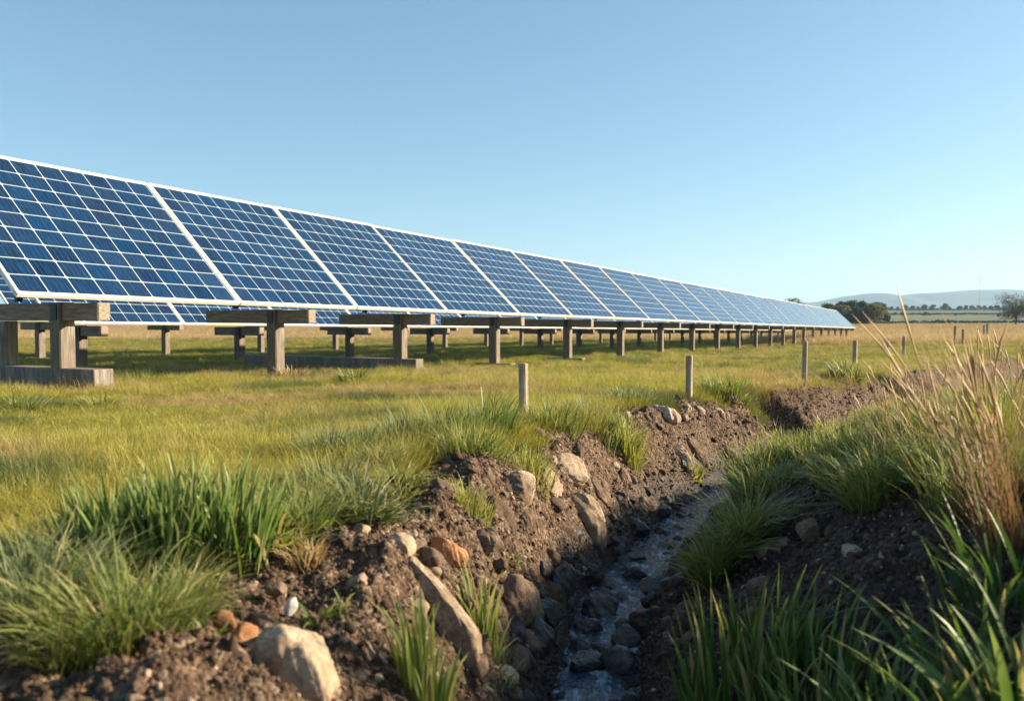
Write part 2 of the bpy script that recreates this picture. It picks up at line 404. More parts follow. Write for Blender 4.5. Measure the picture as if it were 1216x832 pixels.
class MB:
    """collects chamfered boxes, in local coordinates, into one mesh"""
    def __init__(s): s.v = []; s.f = []
    def box(s, c, d, b=.008, jit=0):
        cx, cy, cz = c; hx, hy, hz = d[0] / 2, d[1] / 2, d[2] / 2; b = min(b, hx * .45, hy * .45, hz * .45); o = len(s.v)
        idx = {}
        for sx in (-1, 1):
            for sy in (-1, 1):
                for sz in (-1, 1):
                    for ax in range(3):
                        p = [hx, hy, hz]; q = [p[k] - (0 if k == ax else b) for k in range(3)]
                        idx[(sx, sy, sz, ax)] = len(s.v)
                        s.v.append((cx + sx * q[0] + random.uniform(-jit, jit), cy + sy * q[1] + random.uniform(-jit, jit), cz + sz * q[2]))
        sg = (-1, 1)
        for ax in range(3):
            a1, a2 = [k for k in range(3) if k != ax]
            for s0 in sg:
                loop = []
                for (p, q) in ((-1, -1), (1, -1), (1, 1), (-1, 1)):
                    k = [0, 0, 0]; k[ax] = s0; k[a1] = p; k[a2] = q; loop.append(idx[(*k, ax)])
                flip = (s0 < 0) ^ (ax == 1)
                s.f.append(tuple(reversed(loop)) if flip else tuple(loop))
        for ax in range(3):                                   # edge chamfers run along ax
            a1, a2 = [k for k in range(3) if k != ax]
            for p in sg:
                for q in sg:
                    def g(e, w): k = [0, 0, 0]; k[ax] = e; k[a1] = p; k[a2] = q; return idx[(*k, w)]
                    s.f.append((g(-1, a1), g(1, a1), g(1, a2), g(-1, a2)))
        for sx in sg:
            for sy in sg:
                for sz in sg: s.f.append(tuple(idx[(sx, sy, sz, a)] for a in range(3)))
    def me(s, name, m):
        me = mesh(name, s.v, s.f, m)
        import bmesh
        bm = bmesh.new(); bm.from_mesh(me); bmesh.ops.recalc_face_normals(bm, faces=bm.faces); bm.to_mesh(me); bm.free()
        return me

# ------------------------------------------------------------------ the ground sheet
def build_ground():
    rr = [.5]
    while rr[-1] < 11500:
        r = rr[-1]; k = .0046 if r < 22 else (.008 if r < 60 else (.02 if r < 300 else .035)); rr.append(r * (1 + k))
    rr = np.array(rr)
    dense = np.linspace(R(90 - 37), R(90 + 37), 940)          # angles round the viewpoint, finest ahead
    coarse = np.linspace(R(90 + 37), R(90 - 37 + 360), 90)[1:-1]
    th = np.concatenate([dense, coarse]); n, k = len(rr), len(th)
    X = rr[:, None] * np.cos(th)[None]; Y = rr[:, None] * np.sin(th)[None]
    Z = terrain(X, Y)
    u = ditch_u(X, Y); soil = soil_mask(X, Y, u) * (np.hypot(X, Y) < 60)
    nz = fbm(X / 6, Y / 6, 91, 3)
    lim = np.where(X > .28 * Y, 62, 104)
    tan = sstep(-12, 12, Y + nz * 14 - lim) * (1 - sstep(440, 480, Y)); far = sstep(440, 480, Y)
    zone = np.stack([soil, tan, far, np.ones_like(X)], -1)
    base = np.interp(Y, _ty, _tz)
    wet = (1 - sstep(-.80, -.45, Z - base)) * (np.abs(u) < 1.2)  # damp by the water, spread higher to paint ditch shade into the soil
    wet = np.maximum(wet, .92 * sstep(.1, .4, u) * (1 - sstep(2.2, 2.8, u)) * (Y < 14) * (Y > 0))  # paints the right bank's shade into its soil colour
    V = np.stack([X, Y, Z], -1).reshape(-1, 3); c = np.array([[0, 0, float(terrain(0., 0., False))]]); V = np.concatenate([V, c])
    i = np.arange(n - 1)[:, None] * k; j = np.arange(k)[None]; j2 = (j + 1) % k
    Fq = np.stack([i + j, i + k + j, i + k + j2, i + j2], -1).reshape(-1, 4)
    Fc = np.stack([np.full(k, n * k), np.arange(k), (np.arange(k) + 1) % k, (np.arange(k) + 1) % k], -1)
    Fc = Fc[:, :3]
    zone = np.concatenate([zone.reshape(-1, 4), [[1, 0, 0, 1]]]); wet = np.concatenate([wet.ravel(), [0]])
    me = mesh('ground', V, Fq[:, ::-1].copy(), M_GROUND, smooth=True, extra={'zone': zone, 'wet': wet})  # wet holds damp soil plus the painted bank shade
    o = link('ground', me); tag(o, kind='structure')
    # check orientation
    if me.polygons[0].normal.z < 0: me.flip_normals()
build_ground()

def build_water():
    pts = []
    for (a, b) in zip(CL[:-1], CL[1:]):
        for t in np.linspace(0, 1, 24, endpoint=False): pts.append(a + (b - a) * t)
    pts = np.array(pts); pts = pts[(pts[:, 1] > -3) & (pts[:, 1] < 17)]
    d = np.gradient(pts, axis=0); d /= np.linalg.norm(d, axis=1)[:, None]; nrm = np.stack([d[:, 1], -d[:, 0]], -1)
    ks = np.linspace(-.46, .46, 15); V = []
    for p, q in zip(pts, nrm):
        base = np.interp(p[1], _ty, _tz); dep = 1 - .30 * float(sstep(9, 16, p[1]))
        for w in ks:
            x, y = p + q * w
            V.append((x, y, base - .862 * dep + .010 * float(fbm(x / .18, y / .25, 5, 2))))
    n, k = len(pts), len(ks); i = np.arange(n - 1)[:, None] * k; j = np.arange(k - 1)[None]
    f = np.stack([i + j, i + j + 1, i + k + j + 1, i + k + j], -1).reshape(-1, 4)
    tag(link('water', mesh('water', V, f, M_WATER, smooth=True)), kind='structure')
build_water()

# ------------------------------------------------------------------ hills on the skyline
def build_hills():
    m, t, b = mat('hill_cover'); tc = t.nodes.new('ShaderNodeTexCoord')
    n = noise(t, .004, 6, .65, tc.outputs['Object'])
    t.links.new(ramp(t, n, [(.4, (.035, .055, .035)), (.6, (.06, .075, .045))]), b.inputs['Base Color']); b.inputs['Roughness'].default_value = 1
    prof_px = [-2500, 300, 800, 900, 975, 1005, 1030, 1042, 1055, 1066, 1085, 1115, 1150, 1185, 1216, 1300, 1600, 3800]
    prof_py = [372, 371, 368, 364, 358, 352, 348.5, 348, 351, 352, 349, 347.5, 344.5, 344, 346, 349, 356, 370]
    xs = np.linspace(-9000, 17000, 620); ys = np.linspace(5600, 8600, 26); Yc = 6800
    top = (377 - np.interp(CX + F * xs / Yc, prof_px, prof_py)) * Yc / F
    V = []
    for yv in ys:
        e = np.clip(1 - np.abs(yv - Yc) / 1500, 0, 1); e = e * e * (3 - 2 * e)
        sp_ = 18 * fbm(xs / 420, np.full_like(xs, yv / 420), 5, 4) * (1 - e ** 3)
        V.append(np.stack([xs, np.full_like(xs, yv), 8 + (top - 6 + sp_ * (top / 120)) * e + 4 * fbm(xs / 90, np.full_like(xs, yv / 90), 9, 3) * e], -1))
    V = np.concatenate(V); n_, k = len(ys), len(xs); i = np.arange(n_ - 1)[:, None] * k; j = np.arange(k - 1)[None]
    f = np.stack([i + j, i + j + 1, i + k + j + 1, i + k + j], -1).reshape(-1, 4)
    tag(link('hills', mesh('hills', V, f, m, smooth=True)), kind='structure')
build_hills()

# ------------------------------------------------------------------ haze
def build_haze():
    b = MB(); b.box((2000, 3000, 150), (34000, 34000, 330), 1)
    m = bpy.data.materials.new('haze_air'); m.use_nodes = True; t = m.node_tree; t.nodes.clear()
    v = t.nodes.new('ShaderNodeVolumePrincipled'); v.inputs['Color'].default_value = (.47, .72, 1, 1); v.inputs['Density'].default_value = HAZE
    v.inputs['Anisotropy'].default_value = .2
    o = t.nodes.new('ShaderNodeOutputMaterial'); t.links.new(v.outputs[0], o.inputs['Volume'])
    ob = link('haze', b.me('haze', m)); tag(ob, 'pale blue haze in the far air', 'haze', kind='stuff')
HAZE = 8e-5
build_haze()

# ------------------------------------------------------------------ solar rows
A0 = at(285, 361, 13.0)
dirv = ray(1130, 394); dirv = dirv / np.linalg.norm(dirv)
e1 = Vector(dirv); nb = Vector((-e1.y, e1.x, 0)).normalized(); TH = R(43.8); SL = 2.84
vs = (nb * math.cos(TH) + Vector((0, 0, math.sin(TH)))); vs = (vs - e1 * vs.dot(e1)).normalized(); nn = e1.cross(vs)
def basis(a, b, c, o): return Matrix(((a.x, b.x, c.x, o[0]), (a.y, b.y, c.y, o[1]), (a.z, b.z, c.z, o[2]), (0, 0, 0, 1)))
def s_at(px, off=0.0):
    """distance along a row (from A0) at which its lower edge shows at column px"""
    lo, hi = -13.0, 400.0; O = Vector(A0) + nb * off
    for _ in range(60):
        m = (lo + hi) / 2; p = O + e1 * m
        if p.y < .5 or proj(p)[0] < px: lo = m
        else: hi = m
    return lo
def panel(O, wid, ncol, label, group):
    r = empty('solar_panel', basis(e1, vs, nn, O) @ Matrix.Rotation(random.gauss(0, .0035), 4, 'X') @ Matrix.Rotation(random.gauss(0, .0009), 4, 'Z') @ Matrix.Rotation(random.gauss(0, .0012), 4, 'Y')); tag(r, label, 'solar panel', group)
    fw, fd = .046, .07; b = MB()
    b.box((wid / 2, fw / 2, 0), (wid, fw, fd), .012); b.box((wid / 2, SL - fw / 2, 0), (wid, fw, fd), .012)
    b.box((fw / 2, SL / 2, 0), (fw, SL - 2 * fw - .004, fd), .012); b.box((wid - fw / 2, SL / 2, 0), (fw, SL - 2 * fw - .004, fd), .012)
    link('frame', b.me('frame', M_FRAME), r)
    x0, x1, y0, y1 = fw - .006, wid - fw + .006, fw - .006, SL - fw + .006
    v = []; zt, zb = .018, -.012
    for z in (zt, zb): v += [(x0, y0, z), (x1, y0, z), (x1, y1, z), (x0, y1, z)]
    f = [(0, 1, 2, 3), (7, 6, 5, 4), (0, 4, 5, 1), (1, 5, 6, 2), (2, 6, 7, 3), (3, 7, 4, 0)]
    me = mesh('cell_sheet', v, f, M_PV); ul = me.uv_layers.new(name='UVMap')
    for lp in me.loops:
        p = me.vertices[lp.vertex_index].co; ul.data[lp.index].uv = ((p.x - x0 - .012) / (x1 - x0 - .024) * ncol, (p.y - y0 - .012) / (y1 - y0 - .024) * 9)
    link('cell_sheet', me, r)
    return r
PROTO = {}
def support(P, label, group, zdrop=.05, aback=2.4, beam=(.15, 2.5), rear=False, bh=.2):
    """P: point on the row's lower edge. local x along the row, y backwards, z up; origin on the ground under P"""
    eh = Vector((e1.x, e1.y, 0)).normalized()
    pf = Vector(P) + nb * .83
    g = min(float(terrain(P[0] + nb.x * q, P[1] + nb.y * q, False)) for q in (.2, .83, 1.6))
    r = empty('panel_support', basis(eh, nb, Vector((0, 0, 1)), (P[0], P[1], g))); tag(r, label, 'panel support', group)
    ztop = P[2] - zdrop - g
    if bh > .1: bh += .10
    def part(nm, boxes, m):
        b = MB()
        for c, d in boxes: b.box(c, d, .014, .003)
        return link(nm, b.me(nm, m), r)
    part('arm', [((0, aback / 2 + .02, ztop - .115), (.19, aback, .23))], M_BEAM)
    part('post', [((-.02, .83, (ztop + .012 - .15) / 2), (.225, .22, ztop + .012 + .15))], M_WOOD)
    if rear: part('post', [((-.02, 2.02, (ztop - .24 - .15) / 2), (.2, .2, ztop - .245 + .15))], M_WOOD)
    part('ground_beam', [((.0, (beam[0] + beam[1]) / 2, bh / 2 - .04), (.3, beam[1] - beam[0], bh + .08))], M_WOOD)
    hr = 1.72 * math.tan(TH)
    part('strut', [((0, 1.78, ztop + hr / 2 + .0), (.09, .09, hr - .06))], M_STEEL)
    part('bracket', [((-.142, .83, ztop - .12), (.014, .12, .2))], M_STEEL)
    return r

ORD = ['first', 'second', 'third', 'fourth', 'fifth', 'sixth', 'seventh', 'eighth', 'ninth', 'tenth', 'eleventh', 'twelfth', 'thirteenth', 'fourteenth',
       'fifteenth', 'sixteenth', 'seventeenth', 'eighteenth', 'nineteenth', 'twentieth', 'twenty-first', 'twenty-second', 'twenty-third', 'twenty-fourth', 'twenty-fifth',
       'twenty-sixth', 'twenty-seventh', 'twenty-eighth', 'twenty-ninth', 'thirtieth', 'thirty-first', 'thirty-second', 'thirty-third', 'thirty-fourth', 'thirty-fifth',
       'thirty-sixth', 'thirty-seventh', 'thirty-eighth', 'thirty-ninth', 'fortieth', 'forty-first', 'forty-second']
def front_row():
    js = [s_at(p) for p in (18, 285, 424, 531, 617, 680)]
    end = s_at(1016); n = round((end - js[-1]) / 3.55)
    js += [js[-1] + (end - js[-1]) * k / n for k in range(1, n + 1)]
    for k in range(len(js) - 1):
        O = Vector(A0) + e1 * (js[k] + .012)
        lab = ('large dark blue panel nearest the camera in the front row' if k == 0 else
               'last small pale panel at the far tip of the front row' if k == len(js) - 2 else
               f'blue solar panel in the front row, {ORD[k]} from the near end')
        panel(O, js[k + 1] - js[k] - .024, 9, lab, 'solar panels of the front row')
    ss = [s_at(p) for p in (125, 372, 515, 622)]
    while ss[-1] < end - 2: ss.append(ss[-1] + (4.7 if ss[-1] < 60 else 5.2))
    for k, s in enumerate(ss):
        P = Vector(A0) + e1 * s
        support(P, f'timber post and arm under the front row, {ORD[k]} from the near end' if k else 'big timber post nearest the camera with a low ground beam',
                'supports under the front row', rear=(k == 0), beam=((.05, 2.7) if k == 0 else (.35, 5.2) if k == 2 else (.3, 1.5)), bh=(.2 if k in (0, 2) else .08))
front_row()
def back_row(off, npan, start_px, nth, dz=0.0):
    global A0
    keep = A0; A0 = A0 + np.array((0, 0, dz))
    s0 = s_at(start_px, off)
    for k in range(npan):
        O = Vector(A0) + nb * off + e1 * (s0 + k * 3.5 + .012)
        panel(O, 3.476, 9, f'blue solar panel in the {nth} row behind, {ORD[k]} from the photo edge', f'solar panels of the {nth} row')
    s = s0 + 1.3; k = 0
    while s < s0 + npan * 3.5 - 1:
        P = Vector(A0) + nb * off + e1 * s
        support(P, f'timber support under the {nth} row, {ORD[k]} from the photo edge', f'supports under the {nth} row', beam=(.3, 1.5), bh=.07, aback=1.7)
        s += 4.9; k += 1
    A0 = keep
back_row(7.2, 27, 60, 'second', -.30); back_row(15.4, 22, 20, 'third', -.2)

# ------------------------------------------------------------------ blades
def blades(n, rad, h, w, lean=.35, droop=.5, seg=4, seed=0, hv=.35, spread=None, fold=0.0, twist=.6, elong=1.0, ang=None, bent=0):
    """a clump of tapering blades; colour attribute: R along the blade, G random, B random"""
    g = np.random.default_rng(seed)
    rr = rad * np.sqrt(g.random(n)); a0 = g.random(n) * 2 * np.pi
    bx, by = rr * np.cos(a0) * elong, rr * np.sin(a0)
    out = a0 + g.normal(0, .7, n) if ang is None else ang + g.normal(0, .5, n)
    H = h * (1 - hv + hv * 2 * g.random(n) ** 1.2) * (1 - .35 * (rr / max(rad, 1e-6)) ** 2)
    ln = lean * (.25 + .9 * rr / max(rad, 1e-6)) * (.4 + g.random(n)); dr = droop * (.15 + g.random(n) ** 1.5)
    if bent: k = g.random(n) < bent; dr = np.where(k, dr + .9, dr)
    fa = out + np.pi / 2 + g.normal(0, twist, n)             # direction of the blade's width
    W_ = w * (.55 + .8 * g.random(n)); sway = g.normal(0, .10, n)
    nv = 3 if fold else 2; T = np.linspace(0, 1, seg + 1)
    V = np.zeros((n, seg + 1, nv, 3)); C = np.zeros((n, seg + 1, nv, 4)); C[..., 3] = 1
    r1, r2 = g.random(n), g.random(n)
    for i, t in enumerate(T):
        hor = H * (ln * t + dr * t * t * t); ver = H * t * (1 - .32 * dr * t * t) * (1 - .12 * ln)
        ver = ver - H * np.clip(dr - .9, 0, 1) * t ** 3 * .45
        px = bx + np.cos(out) * hor + sway * H * t * t * np.cos(fa); py = by + np.sin(out) * hor + sway * H * t * t * np.sin(fa)
        wd = W_ * (.62 + .9 * t) * (1 - t ** 2.4) * .8 + W_ * .04
        for q in range(nv):
            s = (q / (nv - 1) - .5) * 2
            V[:, i, q, 0] = px + np.cos(fa) * wd * .5 * s; V[:, i, q, 1] = py + np.sin(fa) * wd * .5 * s
            V[:, i, q, 2] = ver
            if fold and q != 1:
                V[:, i, q, 0] -= np.cos(out) * wd * fold; V[:, i, q, 1] -= np.sin(out) * wd * fold
                V[:, i, q, 2] += wd * fold * .4
            C[:, i, q, 0] = t; C[:, i, q, 1] = r1; C[:, i, q, 2] = r2
    rows = seg + 1; base = np.arange(n)[:, None, None] * rows * nv; ii = np.arange(seg)[None, :, None] * nv; qq = np.arange(nv - 1)[None, None]
    a = base + ii + qq
    f = np.stack([a, a + 1, a + 1 + nv, a + nv], -1).reshape(-1, 4)
    return V.reshape(-1, 3), f, C.reshape(-1, 4)
def join(parts):
    vs_, fs_, cs_ = [], [], []; o = 0
    for v, f, c in parts: vs_.append(v); fs_.append(f + o); cs_.append(c); o += len(v)
    return np.concatenate(vs_), np.concatenate(fs_), np.concatenate(cs_)

def scatter(name, pts, variants, scl, rotz, tilt=None, attrs=None, label='', cat='', m=None):
    """one 'stuff' object: points carrying instances of the variant meshes"""
    src = bpy.data.collections.new(name + '_kinds')
    for k, me in enumerate(variants):
        src.objects.link(bpy.data.objects.new(f'{name}_kind_{k:02d}', me))
    n = len(pts); me = bpy.data.meshes.new(name); me.vertices.add(n); me.vertices.foreach_set('co', np.asarray(pts, np.float32).ravel())
    rot = np.zeros((n, 3)); rot[:, 2] = rotz
    if tilt is not None: rot[:, 0] = tilt[:, 0]; rot[:, 1] = tilt[:, 1]
    for nm, typ, key, val in (('rot', 'FLOAT_VECTOR', 'vector', rot), ('scl', 'FLOAT_VECTOR', 'vector', scl), ('idx', 'INT', 'value', rng.integers(0, len(variants), n))):
        a = me.attributes.new(nm, typ, 'POINT'); a.data.foreach_set(key, np.asarray(val, np.int32 if typ == 'INT' else np.float32).ravel())
    for k, v in (attrs or {}).items():
        a = me.attributes.new(k, 'FLOAT', 'POINT'); a.data.foreach_set('value', np.asarray(v, np.float32))
    if m: me.materials.append(m)
    o = link(name, me); tag(o, label, cat, kind='stuff')
    ng = bpy.data.node_groups.new(name + '_nodes', 'GeometryNodeTree')
    ng.interface.new_socket('Geometry', in_out='INPUT', socket_type='NodeSocketGeometry'); ng.interface.new_socket('Geometry', in_out='OUTPUT', socket_type='NodeSocketGeometry')
    gi, go = ng.nodes.new('NodeGroupInput'), ng.nodes.new('NodeGroupOutput')
    ip = ng.nodes.new('GeometryNodeInstanceOnPoints'); ci = ng.nodes.new('GeometryNodeCollectionInfo')
    ci.inputs['Collection'].default_value = src; ci.inputs['Separate Children'].default_value = True; ci.inputs['Reset Children'].default_value = True
    def na(nm, dt): a = ng.nodes.new('GeometryNodeInputNamedAttribute'); a.data_type = dt; a.inputs['Name'].default_value = nm; return a.outputs['Attribute']
    L = ng.links.new
    L(gi.outputs[0], ip.inputs['Points']); L(ci.outputs[0], ip.inputs['Instance']); ip.inputs['Pick Instance'].default_value = True
    L(na('idx', 'INT'), ip.inputs['Instance Index']); L(na('rot', 'FLOAT_VECTOR'), ip.inputs['Rotation']); L(na('scl', 'FLOAT_VECTOR'), ip.inputs['Scale'])
    L(ip.outputs[0], go.inputs[0])
    md = o.modifiers.new('scatter', 'NODES'); md.node_group = ng
    return o

def polar(n, r0, r1, a=38, power=0.0):
    q = rng.random(n)
    if power == 0: r = r0 * (r1 / r0) ** q
    else: r = (r0 ** power + q * (r1 ** power - r0 ** power)) ** (1 / power)
    th = R(90) + (rng.random(n) * 2 - 1) * R(a)
    return r * np.cos(th), r * np.sin(th), r

# meadow turf
def meadow():
    var = []
    for k in range(7):
        v, f, c = blades(95, .15, .070, .0036, .9, 1.0, 3, 100 + k, .45)
        var.append(mesh('turf', v, f, G_MEADOW, cols=c))
    for k in range(3):
        v, f, c = blades(70, .10, .095, .0036, .8, .9, 3, 120 + k, .4)
        var.append(mesh('turf', v, f, G_MEADOW, cols=c))
    x, y, r = polar(52000, 1.6, 135, 40)
    x2, y2, r2 = polar(16000, 2.2, 16, 40, 1.0)
    x, y, r = np.concatenate([x, x2]), np.concatenate([y, y2]), np.concatenate([r, r2])
    u = ditch_u(x, y); s = soil_mask(x, y, u)
    keep = (s < .35) & ~((np.abs(u) < .62)) & ~((u > 0) & (u < 2.6) & (y < 14) & (rng.random(len(x)) < .62)) & ~((x > .34 * y) & (y > 75))
    x, y, r, u = x[keep], y[keep], r[keep], u[keep]
    z = terrain(x, y) - .008
    s = np.maximum(1, r * .043) * (.75 + .5 * rng.random(len(x)))
    hz = (.75 + .8 * rng.random(len(x)) ** 2) * (1 + .8 * sstep(.25, .75, fbm(x / 1.7, y / 1.7, 81, 3) + .5)) * np.interp(r, [2, 10, 30, 100, 130], [.85, 1, 1.2, 2.0, 2.6])
    dry = np.clip(sstep(.0, .16, fbm(x / 1.7, y / .9, 85, 4)) * .85 * sstep(-.35, .2, fbm(x / 6, y / 6, 87, 2) + .05) + (rng.random(len(x)) < .07) * .6 + .25 * sstep(60, 120, y), 0, 1)
    hue = np.clip(sstep(.02, .35, fbm(x / 1.6 + 40, y / 1.1, 88, 3)) * .75, 0, 1)
    right = sstep(.0, .5, u) * (y < 40)
    dry = np.clip(dry + .35 * right * rng.random(len(x)), 0, 1)
    scatter('meadow_grass', np.stack([x, y, z], -1), var, np.stack([s, s, hz], -1), rng.random(len(x)) * 6.28,
            rng.normal(0, .10, (len(x), 2)), {'dry': dry, 'hue': hue}, 'short yellow-green meadow grass covering the field', 'grass')
meadow()
def dry_field():
    var = []
    for k in range(6):
        v, f, c = blades(60, .5, .75, .022, .25, .35, 3, 200 + k, .35); var.append(mesh('dry_grass_clump', v, f, G_TAN, cols=c))
    x, y, r = polar(20000, 60, 440, 36)
    nz = fbm(x / 6, y / 6, 91, 3); lim = np.where(x > .28 * y, 66, 108)
    keep = y + nz * 14 > lim; x, y, r = x[keep], y[keep], r[keep]
    z = terrain(x, y) - .03; s = np.maximum(1, r / 110) * (.8 + .5 * rng.random(len(x)))
    hz = (.65 + .5 * rng.random(len(x)) + .5 * (rng.random(len(x)) < .06))
    scatter('dry_field_grass', np.stack([x, y, z], -1), var, np.stack([s, s, hz], -1), rng.random(len(x)) * 6.28, None, None,
            'tall dry tan grass filling the field behind the meadow', 'grass')
    # the drier margin along the right of the ditch
    var = []
    for k in range(5):
        v, f, c = blades(26, .10, .30, .0035, .5, .6, 4, 220 + k, .4); var.append(mesh('dry_margin_clump', v, f, G_TAN, cols=c))
    x, y, r = polar(9000, 4, 75, 36); u = ditch_u(x, y)
    p = sstep(1.5, 3.2, u) * sstep(-.25, .35, fbm(x / 2.5, y / 2.5, 95, 3) + .1)
    keep = (rng.random(len(x)) < p) & (u > 1.3) & (y > 4); x, y, r = x[keep], y[keep], r[keep]
    z = terrain(x, y) - .01; s = np.maximum(1, r * .05) * (.8 + .5 * rng.random(len(x))); hz = (.8 + .8 * rng.random(len(x))) * np.interp(r, [4, 30, 75], [1, 1.6, 2.2])
    scatter('dry_margin_grass', np.stack([x, y, z], -1), var, np.stack([s, s, hz], -1), rng.random(len(x)) * 6.28, rng.normal(0, .15, (len(x), 2)), None,
            'brown dry grass spreading along the far side of the ditch', 'grass')
dry_field()

# ------------------------------------------------------------------ rocks
def rock_mesh(name, seed, m, sub=4, ang=.75, flat=1.0):
    g = np.random.default_rng(seed)
    import bmesh
    bm = bmesh.new(); bmesh.ops.create_icosphere(bm, subdivisions=sub, radius=1); V = np.array([v.co[:] for v in bm.verts]); Fc = np.array([[v.index for v in f.verts] for f in bm.faces]); bm.free()
    V0 = V.copy()
    for k in range(11):                                         # planar facets
        n = g.normal(size=3); n /= np.linalg.norm(n); dd = g.uniform(.50, .84)
        over = V @ n - dd; V = V - np.clip(over, 0, None)[:, None] * n * ang
    q = V0 * 1.9 + seed
    nz = fbm(q[:, 0] + q[:, 2] * .7, q[:, 1] - q[:, 2] * .6, seed, 4, .55)
    q2 = V0 * 7; n2 = fbm(q2[:, 0] + q2[:, 2] * .8, q2[:, 1] - q2[:, 2] * .7, seed + 9, 3, .6)
    q3 = V0 * 19; n3 = fbm(q3[:, 0] + q3[:, 2] * .8, q3[:, 1] - q3[:, 2] * .7, seed + 19, 2, .6)
    V = V * (1 + .17 * nz + .055 * n2 + .018 * n3)[:, None]
    V[:, 2] *= flat
    return mesh(name, V, Fc, m, smooth=True)
ROCKS = {}
def rock_obj(name, x, y, z, dims, rot, m, seed, label, cat='rock', group=None):
    me = rock_mesh(name, seed, m, 5 if max(dims) > .12 else 4)
    co = np.array([v.co[:] for v in me.vertices]) * (np.array(dims) / 2); me.vertices.foreach_set('co', co.astype(np.float32).ravel()); me.update()
    o = link(name, me); o.location = (x, y, z); o.rotation_euler = rot
    return tag(o, label, cat, group)
def big_rocks():
    # px, py (centre), width px, height px, tilt in the picture, material, depth factor, label
    L = [(337, 800, 132, 112, .25, M_TAN, .9, 'big pale tan boulder at the bottom edge of the bare soil'),
         (524, 728, 92, 165, -.50, M_TAN, .75, 'long tan slab leaning down the bank behind the small leafy clump'),
         (499, 672, 40, 50, .3, M_TAN, .8, 'blunt tan rock at the upper end of the long slab'),
         (614, 714, 68, 74, -.4, M_BROWN, .9, 'rounded brown boulder beside the second leafy clump on the bank'),
         (604, 575, 78, 42, .12, M_TAN, .8, 'flat tan rock on the rim above the orange-brown bank'),
         (575, 572, 40, 30, .1, M_BROWN, .8, 'dull brown rock sunk in soil beside the flat rim rock'),
         (667, 549, 74, 40, .25, M_TAN, .8, 'low tan rock on the rim near the first fence stake'),
         (690, 608, 56, 88, -.40, M_TAN, .7, 'tall pitted pale rock standing on the slope below the rim'),
         (712, 583, 30, 48, -.5, M_BROWN, .7, 'narrow brown rock wedged behind the tall pitted rock'),
         (788, 493, 46, 36, .35, M_TAN, .9, 'angular tan rock on the grassy rim by the second fence stake'),
         (528, 655, 54, 44, .6, M_RED, .6, 'reddish brown rock half buried high on the bank'),
         (572, 640, 42, 42, .3, M_BROWN, .8, 'small pitted brown rock in the middle of the bank'),
         (622, 622, 38, 52, -.4, M_BROWN, .8, 'upright brown rock under the flat rim rock'),
         (740, 567, 22, 28, .2, M_BROWN, .8, 'grey-brown stone alone on the upper slope'),
         (808, 538, 24, 48, -.5, M_TAN, .6, 'thin pale stone set in the bank beneath the angular rim rock'),
         (828, 535, 22, 44, -.6, M_BROWN, .6, 'thin brown stone next to the thin pale stone'),
         (738, 597, 34, 28, .3, M_BROWN, .8, 'brown stone lying on the slope right of the tall pitted rock'),
         (765, 600, 40, 26, .1, M_BROWN, .8, 'low dark brown stone at the sunlit foot of the bank'),
         (263, 737, 34, 30, .2, M_RED, .8, 'bright orange stone on the soil, the more rounded of two'),
         (290, 757, 40, 34, -.5, M_RED, .8, 'bright orange stone touching the big tan boulder'),
         (346, 718, 16, 22, .5, M_WHITE, .7, 'small white stone on the bare soil above the boulder'),
         (252, 820, 28, 22, .2, M_WHITE, .7, 'chalky white stone in the bottom corner of the soil'),
         (432, 659, 13, 12, .0, M_WHITE, .8, 'tiny white pebble on soil beside the pale stone pair'),
         (449, 646, 26, 20, .3, M_TAN, .8, 'pale stone, upper one of a pair on the soil'),
         (466, 673, 24, 22, .3, M_TAN, .8, 'pale stone, lower one of a pair on the soil'),
         (446, 677, 18, 16, .3, M_BROWN, .8, 'small grey-brown stone left of the pale pair'),
         (327, 697, 24, 20, .1, M_BROWN, .8, 'dark brown clod-like stone on the open soil'),
         (500, 600, 30, 18, .1, M_TAN, .7, 'small flat stone where soil meets the yellow grass'),
         (595, 805, 44, 30, .1, M_TAN, .8, 'flat tan cobble near the bottom foot of the bank'),
         (614, 785, 36, 26, .1, M_BROWN, .8, 'brown cobble stacked behind the flat tan cobble'),
         (628, 762, 40, 26, .3, M_BROWN, .8, 'brown cobble right of the second leafy clump'),
         (575, 820, 26, 20, .0, M_WHITE, .8, 'light round pebble under the flat tan cobble'),
         (612, 826, 30, 24, .0, M_BROWN, .8, 'brown round cobble at the very bottom of the bank'),
         (560, 585, 20, 14, .1, M_BROWN, .8, 'small brown stone above the tiny green seedling'),
         (655, 660, 26, 24, .2, M_BROWN, .8, 'brown stone at the edge of the ditch shadow'),
         (713, 640, 30, 22, .2, M_BROWN, .8, 'half lit stone where shadow begins under the pitted rock'),
         (1012, 655, 30, 20, .1, M_TAN, .8, 'pale rock in the shaded soil of the far bank'),
         (965, 630, 40, 30, .1, M_BROWN, .8, 'dark rock in the shade above the broad-leaf clump'),
         (925, 655, 60, 40, .1, M_BROWN, .8, 'large dull rock sunk into the shaded far bank'),
         (1080, 640, 26, 18, .1, M_BROWN, .8, 'small dark rock in shade below the dry stalks')]
    for k, (px, py, w, h, tl, m, df, lab) in enumerate(L):
        x, y, z = hit(px, py + h * .12); dep = y; s = dep / F
        d = (w * s * 1.05, w * s * df, h * s * 1.15)
        o = rock_obj('boulder' if max(w, h) > 45 else 'stone', x, y + d[1] * .22, z - d[2] * .05, d, (random.uniform(-.2, .2), tl, random.uniform(-.5, .5)), m, 300 + k, lab,
                     'boulder' if max(w, h) > 45 else 'stone', None)
big_rocks()
